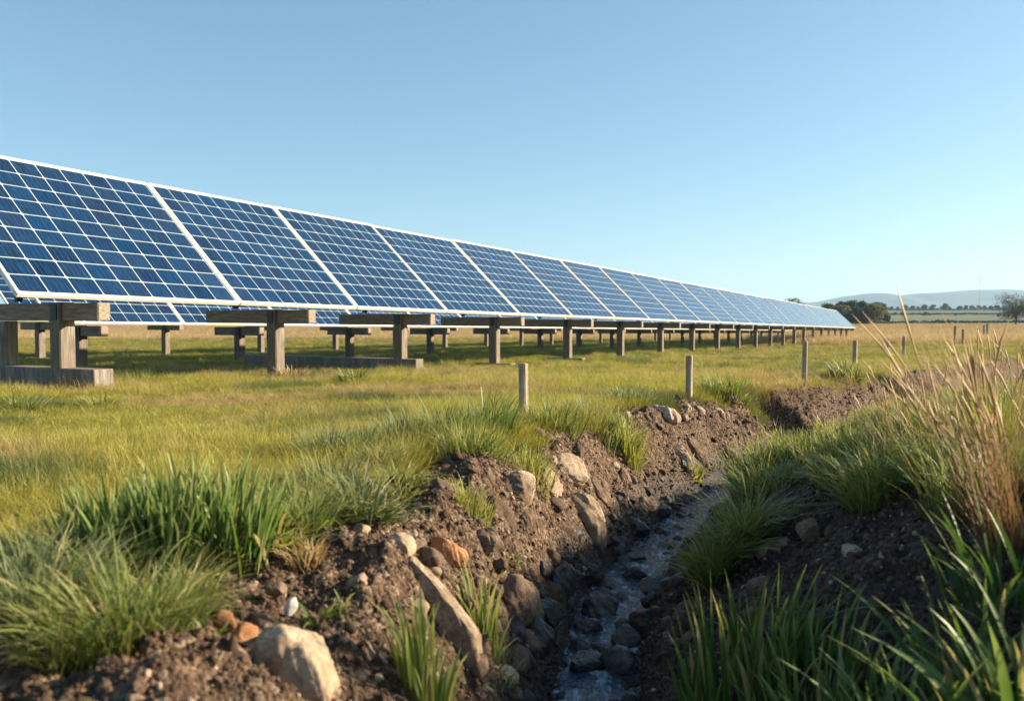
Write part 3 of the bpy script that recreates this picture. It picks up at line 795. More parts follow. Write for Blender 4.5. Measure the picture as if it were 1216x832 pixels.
def stream_rocks():
    L = [(714, 733, 56, 34, 'largest dark wet rock lying in mid-stream'), (700, 753, 46, 26, 'smooth dark wet rock just below the largest one in the stream'),
         (754, 692, 36, 26, 'humped wet rock standing in the stream, third from the bottom'), (697, 800, 60, 34, 'broad wet rock at the bottom of the stream'),
         (768, 745, 50, 34, 'wet rock against the far edge of the stream'), (790, 655, 30, 15, 'low wet rock in the upper stream'),
         (806, 632, 22, 12, 'small wet rock near the top of the visible stream'), (690, 775, 34, 20, 'flat wet stone between the two bottom stream rocks'),
         (650, 735, 44, 30, 'shaded rock at the near edge of the stream'), (667, 700, 50, 44, 'grey shaded rock leaning on the foot of the near bank'),
         (640, 770, 50, 40, 'dark rock by the water at the near bank'), (745, 770, 46, 34, 'dark rock on the far edge near the bottom'),
         (738, 800, 60, 36, 'dark rock heap stone at the bottom right of the stream'), (780, 705, 44, 26, 'wet stone on the far edge beside the humped rock'),
         (735, 660, 44, 26, 'shaded stone on the near edge of the upper stream'), (700, 690, 34, 24, 'shaded stone beside the narrowing water'),
         (760, 635, 40, 22, 'shaded stone high on the near edge of the stream'), (785, 612, 34, 18, 'shaded stone where the stream starts to bend'),
         (820, 690, 40, 24, 'shaded stone under the hanging grass tuft'), (800, 780, 50, 30, 'shaded stone below the broad-leaf clump'),
         (775, 720, 30, 18, 'small wet stone squeezed at the far water edge'), (725, 712, 28, 14, 'wet stone barely breaking the water surface')]
    for k, (px, py, w, h, lab) in enumerate(L):
        x, y, z = hit(px, py); s = y / F; d = (w * s, w * s * .8, h * s * 1.5)
        rock_obj('stream_rock', x, y + .03, z + d[2] * .05, d, (0, random.uniform(-.15, .15), random.uniform(0, 3)), M_WET, 500 + k, lab, 'rock', 'wet rocks of the stream')
    wm = [rock_mesh('cobble', 590 + k, M_WET, 4) for k in range(5)]
    for k in range(20):
        y = 3.5 + 4.2 * random.random(); w = random.uniform(-.2, .2); i = np.argmax(CL[:, 1] > y) - 1; a, b = CL[i], CL[i + 1]; c = a + (b - a) * (y - a[1]) / (b[1] - a[1])
        q = random.uniform(.08, .20); x = c[0] + w; o = link('cobble', random.choice(wm)); o.location = (x, y, float(np.interp(y, _ty, _tz)) - .875); o.rotation_euler = (random.uniform(-.2, .2), random.uniform(-.2, .2), random.random() * 6)
        o.scale = (q * .6, q * .45, q * .38); tag(o, 'black wet cobble with the stream running round it', 'cobble', 'cobbles standing in the running water')
    # cobbles that nothing tells apart
    rk = [rock_mesh('cobble', 560 + k, M_WET, 3) for k in range(5)]; rb = [rock_mesh('cobble', 570 + k, M_BROWN, 3) for k in range(5)]
    for k in range(110):
        y = 3.2 + 5.6 * random.random() ** 1.1; side = random.choice((-1, 1)); w = random.uniform(.22, .52)
        i = np.argmax(CL[:, 1] > y) - 1; a, b = CL[i], CL[i + 1]; t = (y - a[1]) / (b[1] - a[1]); c = a + (b - a) * t
        d = (b - a) / np.linalg.norm(b - a); x, yy = c[0] + side * w * d[1], c[1] - side * w * d[0]
        z = float(terrain(x, yy)); q = random.uniform(.05, .13)
        o = link('cobble', random.choice(rk if w < .42 else rb)); o.location = (x, yy, z); o.rotation_euler = (random.random() * 6, random.random() * 6, random.random() * 6)
        o.scale = (q * .6, q * .5, q * .42)
        if side < 0: tag(o, 'fist-sized cobble lining the near bank edge of the stream', 'cobble', 'cobbles along the near edge of the stream')
        else: tag(o, 'fist-sized cobble lining the far bank edge of the stream', 'cobble', 'cobbles along the far edge of the stream')
stream_rocks()
def bank_stones():
    pool = {'tan': [rock_mesh('stone', 640 + k, M_TAN, 4) for k in range(5)], 'brown': [rock_mesh('stone', 650 + k, M_BROWN, 4) for k in range(6)]}
    n = 0
    while n < 74:
        y = 2.4 + 9.2 * random.random(); side = -1 if random.random() < .8 else 1; w = random.uniform(.34, .98 if y > 4.5 else 1.2)
        i = np.argmax(CL[:, 1] > y) - 1; a, b = CL[i], CL[i + 1]; t = (y - a[1]) / (b[1] - a[1]); c = a + (b - a) * t
        d = (b - a) / np.linalg.norm(b - a); x, yy = c[0] + side * w * d[1], c[1] - side * w * d[0]
        if float(soil_mask(np.array([x]), np.array([yy]))[0]) < .6: continue
        kind = 'tan' if random.random() < .35 else 'brown'; q = random.uniform(.05, .16) * (.75 if y < 3.5 else 1)
        o = link('stone', random.choice(pool[kind])); o.location = (x, yy, float(terrain(x, yy)) - q * .12)
        o.rotation_euler = (random.uniform(-.5, .5), random.uniform(.1, .9), random.random() * 6); o.scale = (q * .6, q * .42, q * .5)
        word = {'tan': 'pale tan', 'brown': 'dull brown'}[kind]
        where = 'far shaded bank' if side > 0 else ('lower half of the sunny bank' if w < .62 else 'upper half of the sunny bank')
        tag(o, f'{word} stone stuck in the soil of the {where}', 'stone', f'{word} stones in the {where}'); n += 1
bank_stones()
def bank_boulders():
    pool = [rock_mesh('boulder', 670 + k, M_BROWN if k % 3 else M_TAN, 5, .9) for k in range(9)]; n = 0
    while n < 26:
        y = 3.6 + 7.6 * random.random(); w = random.uniform(.32, .88); i = np.argmax(CL[:, 1] > y) - 1; a, b = CL[i], CL[i + 1]; c = a + (b - a) * (y - a[1]) / (b[1] - a[1])
        d = (b - a) / np.linalg.norm(b - a); x, yy = c[0] - w * d[1], c[1] + w * d[0]; q = random.uniform(.15, .30)
        o = link('boulder', random.choice(pool)); o.location = (x - .03, yy, float(terrain(x, yy)) - q * .16); o.rotation_euler = (random.uniform(-.4, .4), random.uniform(-.9, -.2), random.uniform(-.8, .8))
        o.scale = (q * .42, q * .40, q * .58); n += 1
        where = 'waterside foot of the sunny bank' if w < .5 else ('upper slope of the sunny bank' if w > .7 else 'middle of the sunny bank')
        tag(o, f'angular earthy rock jutting from the {where}', 'boulder', f'angular rocks in the {where}')
bank_boulders()
def gravel():
    var = [rock_mesh('gravel_bit', 600 + k, m, 2) for k, m in enumerate([M_BROWN] * 4 + [M_TAN] + [M_CLOD] * 10)]
    x, y, r = polar(150000, 1.7, 19, 36, .8)
    u = ditch_u(x, y); s = soil_mask(x, y, u); keep = (s > .5) & (np.abs(u) > .18); x, y, r, u = x[keep], y[keep], r[keep], u[keep]
    z = terrain(x, y); q = (.0045 + .011 * rng.random(len(x)) ** 3.0) * np.interp(r, [2, 5, 15], [.9, 1.15, 1.7])
    q = q * (1 + 1.2 * (rng.random(len(x)) < .03))
    scl = q[:, None] * (.6 + .7 * rng.random((len(x), 3)))
    print('gravel', len(x))
    scatter('gravel', np.stack([x, y, z], -1), var, scl, rng.random(len(x)) * 6.28, rng.random((len(x), 2)) * 6.28, None, 'loose gravel and brown clods over the ditch banks', 'gravel')
M_CLOD = rock_mat('soil_clod', (.045, .027, .018), (.095, .058, .037), (.17, .11, .072))
gravel()

# ------------------------------------------------------------------ grass tufts and leafy clumps, each a thing
def tuft(px, py, hpx, wpx, kind, label, seed, name='grass_tuft', cat='grass tuft', group=None, n=None, z_extra=0):
    x, y, z = hit(px, py); s = y / F; h, w = hpx * s, wpx * s
    bw = max(.0034, .9 * y / F)
    if kind == 'fine': v, f, c = blades(int((n or 320) * .72), w * .27, h * 1.0, (3.0 if y < 4 else 2.0) * y / F, .55, .75, 6, seed, .35, fold=.12 if y < 4 else 0)
    elif kind == 'turf': v, f, c = blades(n or 300, w * .45, h * .95, 1.5 * y / F, .35, .5, 4, seed, .4)
    elif kind == 'broad': v, f, c = blades(n or 150, w * .42, h * 1.0, max(.014, h * .055), .20, .14, 7, seed, .22, fold=.16, bent=.03, twist=.9)
    elif kind == 'arch': v, f, c = blades(n or 60, w * .25, h * 1.1, max(.018, h * .06), 1.1, .9, 8, seed, .4, fold=.2, bent=.1)
    elif kind == 'stalk': v, f, c = blades(n or 60, w * .16, h * 1.0, .005, 1.0, .25, 6, seed, .45, bent=.0)
    m = {'blue': G_BLUE, 'green': G_GREEN, 'yellow': G_YEL, 'leaf': G_LEAF, 'dark': G_DARK, 'dry': G_STALK, 'tan': G_TAN}
    return x, y, z, v, f, c, m
def put(px, py, hpx, wpx, kind, mk, label, seed, name='grass_tuft', cat='grass tuft', group=None, n=None, mixk=None):
    if kind == 'turf': hpx *= 1.25
    x, y, z, v, f, c, m = tuft(px, py, hpx, wpx, kind, label, seed, n=n)
    # seat every blade on the uneven ground
    gz = terrain(x + v[:, 0], y + v[:, 1], True); ft = 1 - np.clip(v[:, 2] / (hpx * y / F) * 1.0, 0, 1)
    v = v.copy(); v[:, 2] += np.clip(gz - z, -.3, .3) * np.clip(ft, 0.3, 1) - .012
    o = link(name, mesh(name, v, f, m[mk], smooth=True, cols=c)); o.location = (x, y, z)
    return tag(o, label, cat, group)
def tufts():
    S = 700
    put(140, 672, 112, 150, 'broad', 'leaf', 'tall broad-bladed green clump, darker end of the big one on the meadow edge', 701, 'leafy_clump', 'leafy clump', None, 200)
    put(272, 664, 118, 130, 'broad', 'leaf', 'tall broad-bladed green clump, right end with a bent blade', 702, 'leafy_clump', 'leafy clump', None, 190)
    put(208, 670, 128, 130, 'broad', 'leaf', 'bright broad-bladed clump filling the middle between two taller clumps', 703, 'leafy_clump', 'leafy clump', None, 210)
    put(326, 655, 62, 90, 'fine', 'yellow', 'yellow-green tuft beside the big leafy clump on bare soil', 704)
    put(250, 668, 55, 120, 'fine', 'yellow', 'low yellow-green tuft at the foot of the leafy clump', 705)
    put(362, 665, 34, 70, 'fine', 'tan', 'low straw-coloured tuft on the soil edge beside the leafy clump', 706, n=160)
    put(360, 640, 85, 100, 'fine', 'green', 'soft green tuft behind the straw-coloured tuft', 707)
    put(40, 740, 115, 190, 'fine', 'blue', 'blurred grey-green tuft at the lower edge of the meadow, outermost', 708, n=620)
    put(150, 775, 120, 220, 'fine', 'green', 'big blurred spreading grass tuft in the bottom corner', 709, n=720)
    put(100, 700, 80, 160, 'fine', 'green', 'blurred green tuft between the corner tufts and the leafy clump', 710, n=420)
    put(220, 720, 60, 120, 'fine', 'yellow', 'small yellowish tuft beside the big blurred tuft', 711)
    put(430, 622, 66, 130, 'fine', 'blue', 'grey-green spiky tuft overhanging the bare soil', 712, n=420)
    put(395, 585, 52, 120, 'fine', 'blue', 'dense grey-green tuft behind the spiky one', 713, n=360)
    put(390, 548, 38, 90, 'turf', 'blue', 'silvery blue-green tuft in the sunny meadow', 714, n=420)
    put(430, 545, 34, 70, 'turf', 'blue', 'silvery blue-green tuft next to a similar one, greener', 715)
    put(480, 535, 42, 90, 'turf', 'blue', 'wide grey-green tuft in the middle of the meadow edge', 716, n=420)
    put(530, 530, 46, 80, 'turf', 'green', 'upright green tuft beside the first fence stake, taller', 717, n=380)
    put(580, 520, 48, 70, 'turf', 'leaf', 'dark green upright tuft touching the first fence stake', 718, n=340)
    put(655, 512, 34, 70, 'turf', 'green', 'green tuft on the ditch side of the first fence stake', 719)
    put(700, 505, 28, 80, 'turf', 'blue', 'low grey-green tuft between the first two stakes', 720)
    put(741, 538, 44, 40, 'turf', 'yellow', 'yellow-green tuft growing down over the soil rim', 721)
    put(745, 480, 20, 70, 'turf', 'blue', 'short bluish tuft in the meadow near the second stake', 722)
    put(860, 470, 24, 60, 'turf', 'green', 'green tuft just right of the second fence stake', 723)
    put(1005, 452, 22, 36, 'turf', 'green', 'green tuft at the foot of the fourth fence stake', 724)
    put(550, 600, 26, 70, 'turf', 'yellow', 'yellow grass tongue reaching onto the soil', 725)
    put(470, 590, 40, 110, 'fine', 'yellow', 'golden grass tuft on the rim above the bare soil', 726, n=420)
    put(620, 555, 24, 80, 'turf', 'yellow', 'golden tuft fringe behind the flat rim rocks', 727)
    # lower bank
    put(500, 838, 140, 66, 'broad', 'green', 'upright leafy clump in front of the long tan slab', 730, 'leafy_clump', 'leafy clump', None, 48)
    put(572, 775, 100, 54, 'broad', 'green', 'leafy clump between the long slab and the brown boulder', 731, 'leafy_clump', 'leafy clump', None, 40)
    put(590, 800, 40, 60, 'fine', 'yellow', 'thin yellow tuft under the second leafy clump', 732, n=60)
    put(562, 614, 14, 18, 'arch', 'green', 'tiny green seedling alone on the sunny bank', 733, 'seedling', 'seedling', None, 16)
    put(247, 757, 26, 30, 'arch', 'green', 'small green weed beside the bright orange stones', 734, 'seedling', 'seedling', None, 22)
    put(376, 722, 20, 24, 'arch', 'green', 'small green weed near the white stone', 735, 'seedling', 'seedling', None, 16)
    put(407, 715, 16, 20, 'arch', 'green', 'pale small weed on the soil right of the white stone', 736, 'seedling', 'seedling', None, 14)
    put(610, 668, 16, 20, 'fine', 'yellow', 'mossy yellow sprig on the bank under the rim rocks', 737, 'seedling', 'seedling', None, 30)
    put(820, 560, 20, 40, 'fine', 'yellow', 'mossy yellow patch low on the distant bank', 738, n=120)
    put(22, 492, 30, 90, 'fine', 'green', 'dark green tuft growing against the nearest ground beam', 880, n=300)
    put(120, 486, 20, 70, 'fine', 'yellow', 'short tuft at the lit end of the nearest ground beam', 881, n=240)
    put(345, 452, 20, 70, 'fine', 'tan', 'straw-coloured tuft draped over the long ground beam', 882, n=200)
    put(420, 456, 20, 60, 'fine', 'green', 'green tuft in front of the long ground beam', 883, n=240)
    put(60, 545, 22, 130, 'fine', 'tan', 'flattened patch of straw in the near meadow', 884, n=260)
    put(250, 515, 14, 110, 'fine', 'tan', 'smaller flattened straw patch further into the meadow', 885, n=220)
    put(505, 528, 36, 90, 'turf', 'blue', 'blue-green tuft band piece near the wide grey-green tuft', 770, n=380)
    put(455, 560, 40, 100, 'fine', 'blue', 'grey-green arching tuft behind the soil rim', 771, n=300)
    put(560, 548, 40, 90, 'turf', 'green', 'green tuft just in front of the first fence stake', 772, n=380)
    put(330, 600, 46, 90, 'fine', 'green', 'soft green tuft behind the tall leafy clump', 773, n=260)
    put(20, 690, 70, 120, 'fine', 'blue', 'pale tuft at the photo edge above the corner tufts', 774, n=300)
    put(75, 790, 90, 150, 'fine', 'yellow', 'yellowish blurred tuft low in the bottom corner', 775, n=300)
    # right bank, cascade of tufts
    put(930, 540, 24, 70, 'turf', 'yellow', 'sunlit tuft on the crest of the far bank beyond the bend', 776, n=380)
    put(1100, 520, 44, 90, 'turf', 'yellow', 'olive tuft in the dry grass beyond the rounded tuft', 777, n=340)
    put(990, 575, 46, 80, 'fine', 'green', 'shaded tuft between the rounded tuft and the bend', 778, n=300)
    put(850, 690, 76, 70, 'fine', 'green', 'long hanging tuft nearest the water on the shaded bank', 740, n=520)
    put(885, 655, 80, 76, 'fine', 'green', 'shaded green tuft above the hanging one', 741, n=520)
    put(905, 600, 62, 76, 'fine', 'green', 'green tuft with lit yellow tips halfway up the far bank', 742, n=460)
    put(905, 572, 52, 80, 'turf', 'green', 'bright upright tuft at the bend of the ditch', 743, n=460)
    put(955, 555, 40, 90, 'turf', 'green', 'dark tuft right of the bright bend tuft', 744, n=420)
    put(1000, 545, 40, 110, 'turf', 'green', 'wide green tuft behind the rounded tuft', 745, n=460)
    put(1048, 592, 80, 130, 'fine', 'green', 'rounded tuft with glowing yellow tips on the far bank top', 746, n=620)
    put(1066, 540, 46, 100, 'turf', 'green', 'green tuft growing behind the dry stalks', 747, n=420)
    put(1110, 570, 70, 110, 'fine', 'green', 'soft green tuft in the dry stalks, lower', 748, n=420)
    put(985, 520, 18, 70, 'turf', 'yellow', 'yellow tuft near the dark hollow in the bank', 749, n=320)
    put(1045, 512, 26, 90, 'turf', 'green', 'green tuft beyond the second hollow', 750, n=320)
    put(930, 590, 50, 70, 'fine', 'blue', 'grey-green drooping tuft over the shaded soil', 751, n=320)
    put(1160, 600, 90, 120, 'turf', 'green', 'tall green tuft at the photo edge among dry stalks', 752, n=420)
    put(1190, 540, 80, 110, 'turf', 'yellow', 'olive tuft behind the dry stalks at the photo edge', 753, n=380)
    # foreground leaves, out of focus
    put(890, 850, 165, 190, 'broad', 'dark', 'dark broad-leaf clump with lit tips by the stream', 760, 'leafy_clump', 'leafy clump', None, 120)
    put(960, 860, 150, 170, 'broad', 'leaf', 'broad-leaf clump partly behind the dark one by the stream', 761, 'leafy_clump', 'leafy clump', None, 80)
    fore = [(.72, 2.05, .50, .22, 'broad', 'dark', 90, 'blurred leaf clump at the bottom edge right of the stream'),
            (1.02, 2.0, .52, .22, 'broad', 'dark', 90, 'blurred dark leaf clump at the bottom edge, second from the corner'),
            (1.30, 2.1, .62, .22, 'arch', 'leaf', 46, 'wide arching leaves in the bottom corner'),
            (1.36, 2.45, .62, .2, 'arch', 'dark', 40, 'arching dark leaves behind the corner plant'),
            (1.22, 1.75, .42, .2, 'arch', 'dark', 44, 'lowest arching leaves in the very corner'),
            (1.05, 2.6, .42, .2, 'broad', 'leaf', 60, 'blurred bright leaf clump below the shaded soil'),
            (.86, 2.45, .36, .2, 'fine', 'dark', 160, 'thin blurred grass between the leaf clumps'),
            (1.62, 2.7, .46, .20, 'broad', 'dark', 60, 'tall leaf clump under the dry stalks at the photo edge'),
            (.92, 2.25, .44, .16, 'broad', 'dark', 80, 'dense short leaf clump just right of the stream clump'),
            (1.14, 2.35, .46, .16, 'broad', 'leaf', 70, 'dense leaf clump in front of the shaded soil, middle one'),
            (1.42, 2.25, .46, .16, 'broad', 'leaf', 34, 'bright upright leaves close to the photo corner'),
            (.66, 1.75, .40, .14, 'broad', 'dark', 60, 'dark short leaves touching the bottom edge')]
    for k, (x, y, h, w, kd, mk, n, lab) in enumerate(fore):
        z = float(terrain(x, y, False))
        if kd == 'broad': v, f, c = blades(n, w, h * .82, .027, .42, .35, 7, 880 + k, .35, fold=.2, bent=0)
        elif kd == 'arch': v, f, c = blades(n, w * .8, h * .62, .030, .45, .6, 8, 880 + k, .35, fold=.25, bent=0)
        else: v, f, c = blades(n, w, h, .005, .5, .6, 5, 780 + k, .4)
        mt = {'dark': G_DARK, 'leaf': G_LEAF}[mk]
        o = link('leafy_clump', mesh('leafy_clump', v, f, mt, smooth=True, cols=c)); o.location = (x, y, z - .03)
        tag(o, lab, 'leafy clump')
tufts()

# dry stalks with seed heads
def stalks(x, y, n, h, spread, seed, label, lean=(0, 0)):
    g = np.random.default_rng(seed); z = float(terrain(x, y, False)); parts_v, parts_f, parts_c = [], [], []; o = 0
    for k in range(n):
        a = g.random() * 6.28; q = spread * math.sqrt(g.random()); bx, by = q * math.cos(a), q * math.sin(a)
        H = h * (.6 + .5 * g.random()); la = g.normal(0, 1); lx = lean[0] + g.normal(0, .13) + bx * .9; ly = lean[1] + g.normal(0, .13)
        seg = 8; wd = .0014 + .0011 * g.random(); r1, r2 = g.random(), g.random() * .9; cur = g.normal(0, .14)
        for i in range(seg + 1):
            t = i / seg; cx = bx + lx * H * t + cur * H * t ** 3 * math.copysign(1, lx); cy = by + ly * H * t; cz = H * t * (1 - .10 * t * (abs(lx) + abs(cur)))
            w = wd * (1 - .6 * t)
            if t > .74 and k % 2 == 0: w = .0042 * math.sin((t - .70) / .3 * math.pi) + .001       # seed head
            for s in range(3):
                an = s * 2.094; parts_v.append((cx + w * math.cos(an), cy + w * math.sin(an), cz)); parts_c.append((t, r1, r2, 1))
            if i < seg:
                for s in range(3): b0 = o + i * 3 + s; b1 = o + i * 3 + (s + 1) % 3; parts_f.append((b0, b1, b1 + 3, b0 + 3))
        o += (seg + 1) * 3
    ob = link('dry_stalks', mesh('dry_stalks', np.array(parts_v), np.array(parts_f), G_STALK, smooth=True, cols=parts_c)); ob.location = (x, y, z - .02)
    # dry leaves on the stalks
    tag(ob, label, 'dry grass')
    v, f, c = blades(int(n * 1.5), spread * 1.2, h * .6, .0038, .4, .45, 6, seed + 50, .45)
    link('blade', mesh('blade', v, f, G_STALK, smooth=True, cols=c), ob)
stalks(1.80, 3.05, 62, .86, .08, 801, 'tallest clump of orange-brown dry stalks leaning over the bank', (-.30, .05))
stalks(1.78, 3.0, 6, 1.06, .06, 811, 'few longest single stalks rising above the skyline from the dry clump', (-.26, .05))
stalks(2.02, 3.4, 24, .66, .12, 802, 'dry stalks just behind the tallest clump, paler', (-.10, .1))
stalks(2.42, 3.9, 24, .50, .16, 803, 'dry stalks at the photo edge, front bunch', (.05, .1))
stalks(2.2, 4.6, 30, .50, .16, 804, 'dry stalks above the rounded green tuft', (-.2, .1))
stalks(3.1, 5.2, 34, .55, .22, 805, 'dry stalks at the photo edge, further bunch', (.0, .1))
stalks(3.1, 6.6, 34, .46, .25, 806, 'dry stalks in the middle distance beside the ditch', (-.1, .1))
stalks(4.3, 7.6, 50, .45, .3, 807, 'dry brown stalks far along the photo edge', (.1, .1))
for k, (px, py, hh) in enumerate(((905, 482, .30), (930, 478, .32), (960, 478, .34), (985, 470, .36), (1015, 468, .36), (1075, 470, .45), (1110, 468, .5), (1150, 470, .5))):
    x, y, z = hit(px, py); stalks(x, y, 26, hh * 1.2, .18, 820 + k, f'thin dry grass sprig on the ditch rim, {ORD[k]} beyond the third stake', (-.35, .1))

# ------------------------------------------------------------------ fence stakes
def stake(px, ptop, pbot, wpx, label, Y=None, tilt=0, light=True):
    if Y is None: x, y, z = hit(px, pbot)
    else: p = at(px, pbot, Y); x, y = p[0], p[1]; z = float(terrain(x, y))
    h = (pbot - ptop) * y / F + max(0, at(px, pbot, y)[2] - z); w = max(.02, wpx * y / F)
    b = MB(); b.box((0, 0, h / 2 - .1), (w * .8, w * .75, h + .2), w * .10, w * .03)
    # a weathered, slightly chamfered top
    o = link('fence_stake', b.me('fence_stake', M_STAKE)); o.location = (x, y, z); o.rotation_euler = (random.uniform(-.02, .02), tilt, R(-28))
    tag(o, label, 'fence stake', 'wooden stakes beside the ditch')
M_STAKE = wood_mat(); M_STAKE.name = 'stake_timber'
for n_ in M_STAKE.node_tree.nodes:
    if n_.type == 'VALTORGB' and n_.color_ramp.elements[0].color[0] > .1 and len(n_.color_ramp.elements) == 3:
        for e, c in zip(n_.color_ramp.elements, ((.20, .155, .11), (.36, .29, .21), (.50, .42, .32))): e.color = (*c, 1)
for px, t_, b_, w, lab, tl in ((622, 431, 503, 12, 'wooden stake nearest the camera, standing in the meadow grass', -.01), (818, 422, 475, 9, 'second wooden stake along the ditch, near the angular rim rock', .0),
                               (955, 405, 453, 7, 'third wooden stake along the ditch, straight and tan', .01), (1015, 404, 435, 6, 'fourth wooden stake, short, with a green tuft at its foot', .0),
                               (1054, 401, 425, 3, 'thin grey stake between the short stake and the black one', .0), (1073, 399, 424, 4, 'dark thin stake beside the thin grey one', .0),
                               (1133, 387, 411, 3, 'distant stake in the dry field, left of a close pair', .02), (1143, 391, 409, 3, 'distant stake in the dry field, shorter of a close pair', .0),
                               (1168, 386, 402, 2.5, 'far stake in the tan grass, left of the last pair', .0), (1172, 384, 401, 2.5, 'far stake in the tan grass, right of the last pair', .0)):
    stake(px, t_, b_, w, lab, tilt=tl)

# ------------------------------------------------------------------ trees
def tree_meshes(seed, h, w, leaf, nleaf, m, trunk_h=.25, lobes=9, bare=False, low=.12):
    g = np.random.default_rng(seed)
    # trunk and limbs
    V, Fc = [], []
    def limb(p0, p1, r0, r1, seg=5):
        p0, p1 = np.array(p0, float), np.array(p1, float); d = p1 - p0; a = np.cross(d, (0, 0, 1.)); a = a / (np.linalg.norm(a) + 1e-9) if np.linalg.norm(a) > 1e-6 else np.array((1., 0, 0))
        b = np.cross(d, a); b /= np.linalg.norm(b) + 1e-9; o = len(V); k = g.normal(0, .05, 3) * np.linalg.norm(d)
        for i in range(seg + 1):
            t = i / seg; c = p0 + d * t + k * math.sin(t * math.pi); r = r0 + (r1 - r0) * t
            for s in range(6): an = s * math.pi / 3; V.append(c + r * (a * math.cos(an) + b * math.sin(an)))
        for i in range(seg):
            for s in range(6): Fc.append((o + i * 6 + s, o + i * 6 + (s + 1) % 6, o + (i + 1) * 6 + (s + 1) % 6, o + (i + 1) * 6 + s))
    limb((0, 0, -.5), (g.normal(0, .1), g.normal(0, .1), h * .55), h * .028, h * .012)
    cen = []
    for k in range(lobes):
        a = k * 2.4 + g.random(); q = w * .5 * (.25 + .5 * g.random()); zc = h * (low + .22 + (.80 - low - .22) * g.random())
        c = np.array((q * math.cos(a), q * math.sin(a), zc)); cen.append((c, w * (.17 + .10 * g.random())))
        limb((0, 0, h * (.15 + .25 * g.random())), c, h * .012, h * .004)
        if bare:
            for _ in range(7): e = c + g.normal(0, 1, 3) * w * .12; limb(c * (.6 + .4 * g.random()), e, h * .004, h * .0015, 3)
    cen.append((np.array((0, 0, h * .80)), w * .2))
    tv, tf = np.array(V), np.array(Fc)
    ci = g.integers(0, len(cen), nleaf); P = np.array([cen[i][0] for i in ci]); Rr = np.array([cen[i][1] for i in ci])
    d = g.normal(size=(nleaf, 3)); d /= np.linalg.norm(d, axis=1)[:, None]; P = P + d * (Rr * (.55 + .5 * g.random(nleaf)))[:, None] * np.array((1, 1, .85))
    P[:, 2] = np.clip(P[:, 2], h * low, None)
    a = g.normal(size=(nleaf, 3)); a /= np.linalg.norm(a, axis=1)[:, None]; b = np.cross(a, g.normal(size=(nleaf, 3))); b /= np.linalg.norm(b, axis=1)[:, None]
    s = leaf * (.6 + .8 * g.random(nleaf))[:, None]
    q = np.stack([P - a * s, P - b * s * .6, P + a * s, P + b * s * .6], 1).reshape(-1, 3); f = np.arange(nleaf * 4).reshape(-1, 4)
    cc = np.zeros((nleaf, 4, 4)); lob = g.random(len(cen))[ci]; cc[..., 1] = np.clip(lob * .6 + .4 * g.random(nleaf), 0, 1)[:, None]; cc[..., 3] = 1
    return mesh('trunk', tv, tf, M_BARK, smooth=True), mesh('crown', q, f, m, cols=cc.reshape(-1, 4))
def tree(x, y, ms, label, cat='tree', group=None, s=1.0, rz=0, zs=1.0, name='tree'):
    r = empty(name, Matrix.Translation((x, y, float(terrain(x, y, False)) - .05)) @ Matrix.Rotation(rz, 4, 'Z') @ Matrix.Diagonal((s, s, s * zs, 1)))
    tag(r, label, cat, group)
    for nm, me in zip(('trunk', 'crown'), ms): o = link(nm, me); o.parent = r
    return r
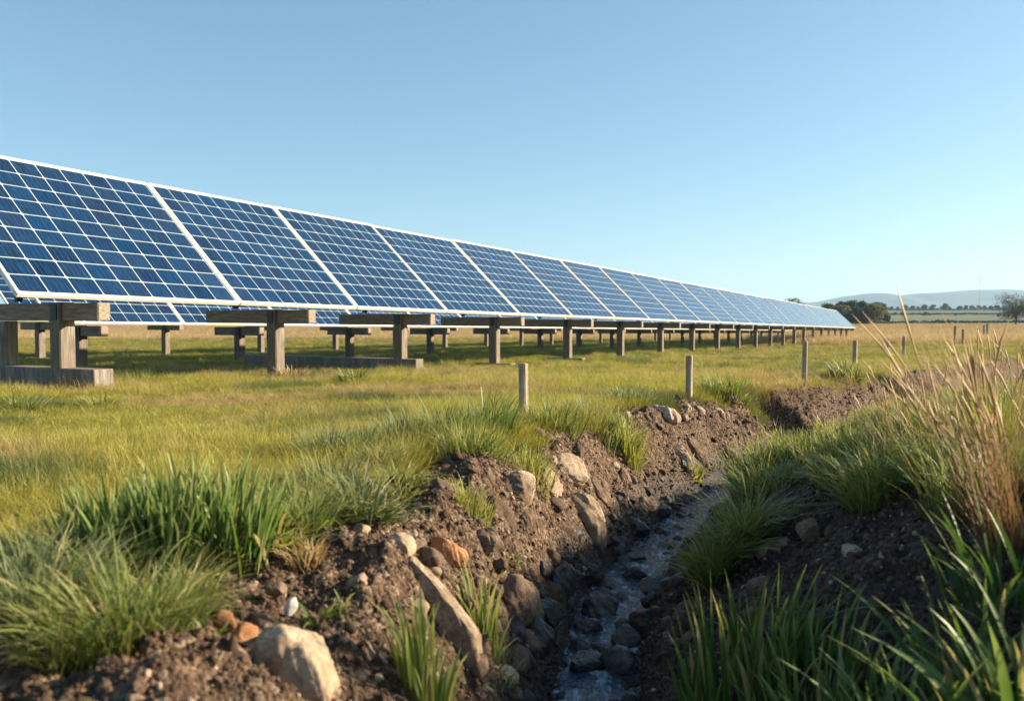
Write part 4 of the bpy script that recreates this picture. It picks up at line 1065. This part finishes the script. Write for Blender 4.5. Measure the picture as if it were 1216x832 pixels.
def trees():
    D = 400.0
    T = [tree_meshes(901, 11, 13, .42, 5200, L_DARK, lobes=14, low=.03), tree_meshes(902, 12, 10, .42, 4600, L_DARK, lobes=12, low=.04), tree_meshes(903, 9.5, 14, .42, 5600, L_OLIVE, lobes=16, low=.02)]
    labs = ['dark tree with a pointed top, first behind the tip of the panel row', 'dark bushy tree, second in the wood behind the panels', 'tall dark tree in the middle of the wood behind the panels',
            'dark round tree right of the middle of the wood', 'broad rounded olive tree at the front of the wood', 'lower dark tree behind the olive one', 'small tree at the right end of the wood', 'dark tree closing the wood on its outer side']
    spec = [(985, 0, .88, 405), (998, 1, .95, 400), (1012, 0, 1.0, 410), (1024, 1, .98, 398), (1032, 2, .98, 385), (1003, 2, .9, 388), (1046, 1, .86, 400), (1040, 0, .95, 420)]
    for (px, k, s, Y), lab in zip(spec, labs): tree((px - CX) * Y / F, Y, T[k], lab, 'tree', 'trees of the wood behind the panels', s, px)
    pale = tree_meshes(905, 14.5, 12, .40, 1500, L_OLIVE, lobes=12, low=.2, bare=True)
    tree((944 - CX) * 430 / F, 430, pale, 'pale yellowish tree top peeking over the row of panels', 'tree', None, 1.0)
    big = tree_meshes(906, 15.0, 17, .26, 3600, L_BARE, lobes=22, low=.08, bare=True)
    tree((1205 - CX) * 360 / F, 360, big, 'half bare spreading tree at the right edge of the dry field', 'tree', None, .92)
    tree((1234 - CX) * 365 / F, 365, big, 'half bare tree cut off by the photo edge', 'tree', None, .9, 2.0)
    sm = [tree_meshes(911 + k, 9, 11, .6, 1300, L_DARK, lobes=9, low=.02) for k in range(3)]
    pxs = [1058, 1066, 1074, 1083, 1090, 1097, 1107, 1121, 1127, 1139, 1146, 1154, 1162, 1169, 1176, 1184, 1192, 1213, 1228]
    g = random.Random(4)
    for k, px in enumerate(pxs):
        Y = 1165 + g.uniform(-15, 25); s = g.uniform(.55, .85) * (1.35 if px in (1107, 1121, 1146) else 1)
        tree((px - CX) * Y / F, Y, sm[k % 3], f'tiny dark tree on the far hedge line, {ORD[k]} right of the wood', 'tree', 'trees on the far hedge line', s, g.random() * 6)
    for k, px in enumerate((1062, 1071, 1098, 1103, 1134, 1186)):
        Y = 830 + g.uniform(-10, 10); tree((px - CX) * Y / F, Y, sm[k % 3], f'small bush in the green field before the hills, {ORD[k]} from the wood', 'bush', 'bushes in the far green field', g.uniform(.3, .45), g.random() * 6, 1, 'bush')
    def hedge(Y, x0, x1, h, label, seed):
        gg = np.random.default_rng(seed); n = int((x1 - x0) * 14); x = x0 + (x1 - x0) * gg.random(n); y = Y + gg.normal(0, 1.3, n)
        z = terrain(x, y, False) + h * gg.random(n) * (.6 + .5 * vnoise(x / 9, y * 0, seed))
        P = np.stack([x, y, z], -1); a = gg.normal(size=(n, 3)); a /= np.linalg.norm(a, axis=1)[:, None]; b = np.cross(a, gg.normal(size=(n, 3))); b /= np.linalg.norm(b, axis=1)[:, None]
        s = .7; q = np.stack([P - a * s, P - b * s * .7, P + a * s, P + b * s * .7], 1).reshape(-1, 3); c = np.zeros((n, 4, 4)); c[..., 1] = gg.random(n)[:, None]
        tag(link('hedge', mesh('hedge', q, np.arange(n * 4).reshape(-1, 4), L_DARK, cols=c.reshape(-1, 4))), label, 'hedge')
    hedge(1150, 440, 900, 3.0, 'long dark hedge under the far tree line', 5)
    hedge(462, 150, 330, 1.6, 'low dark hedge where the dry field meets the green field', 6)
    hedge(900, 330, 640, 1.6, 'thin hedge line halfway across the far green field', 7)
trees()
print('DONE')
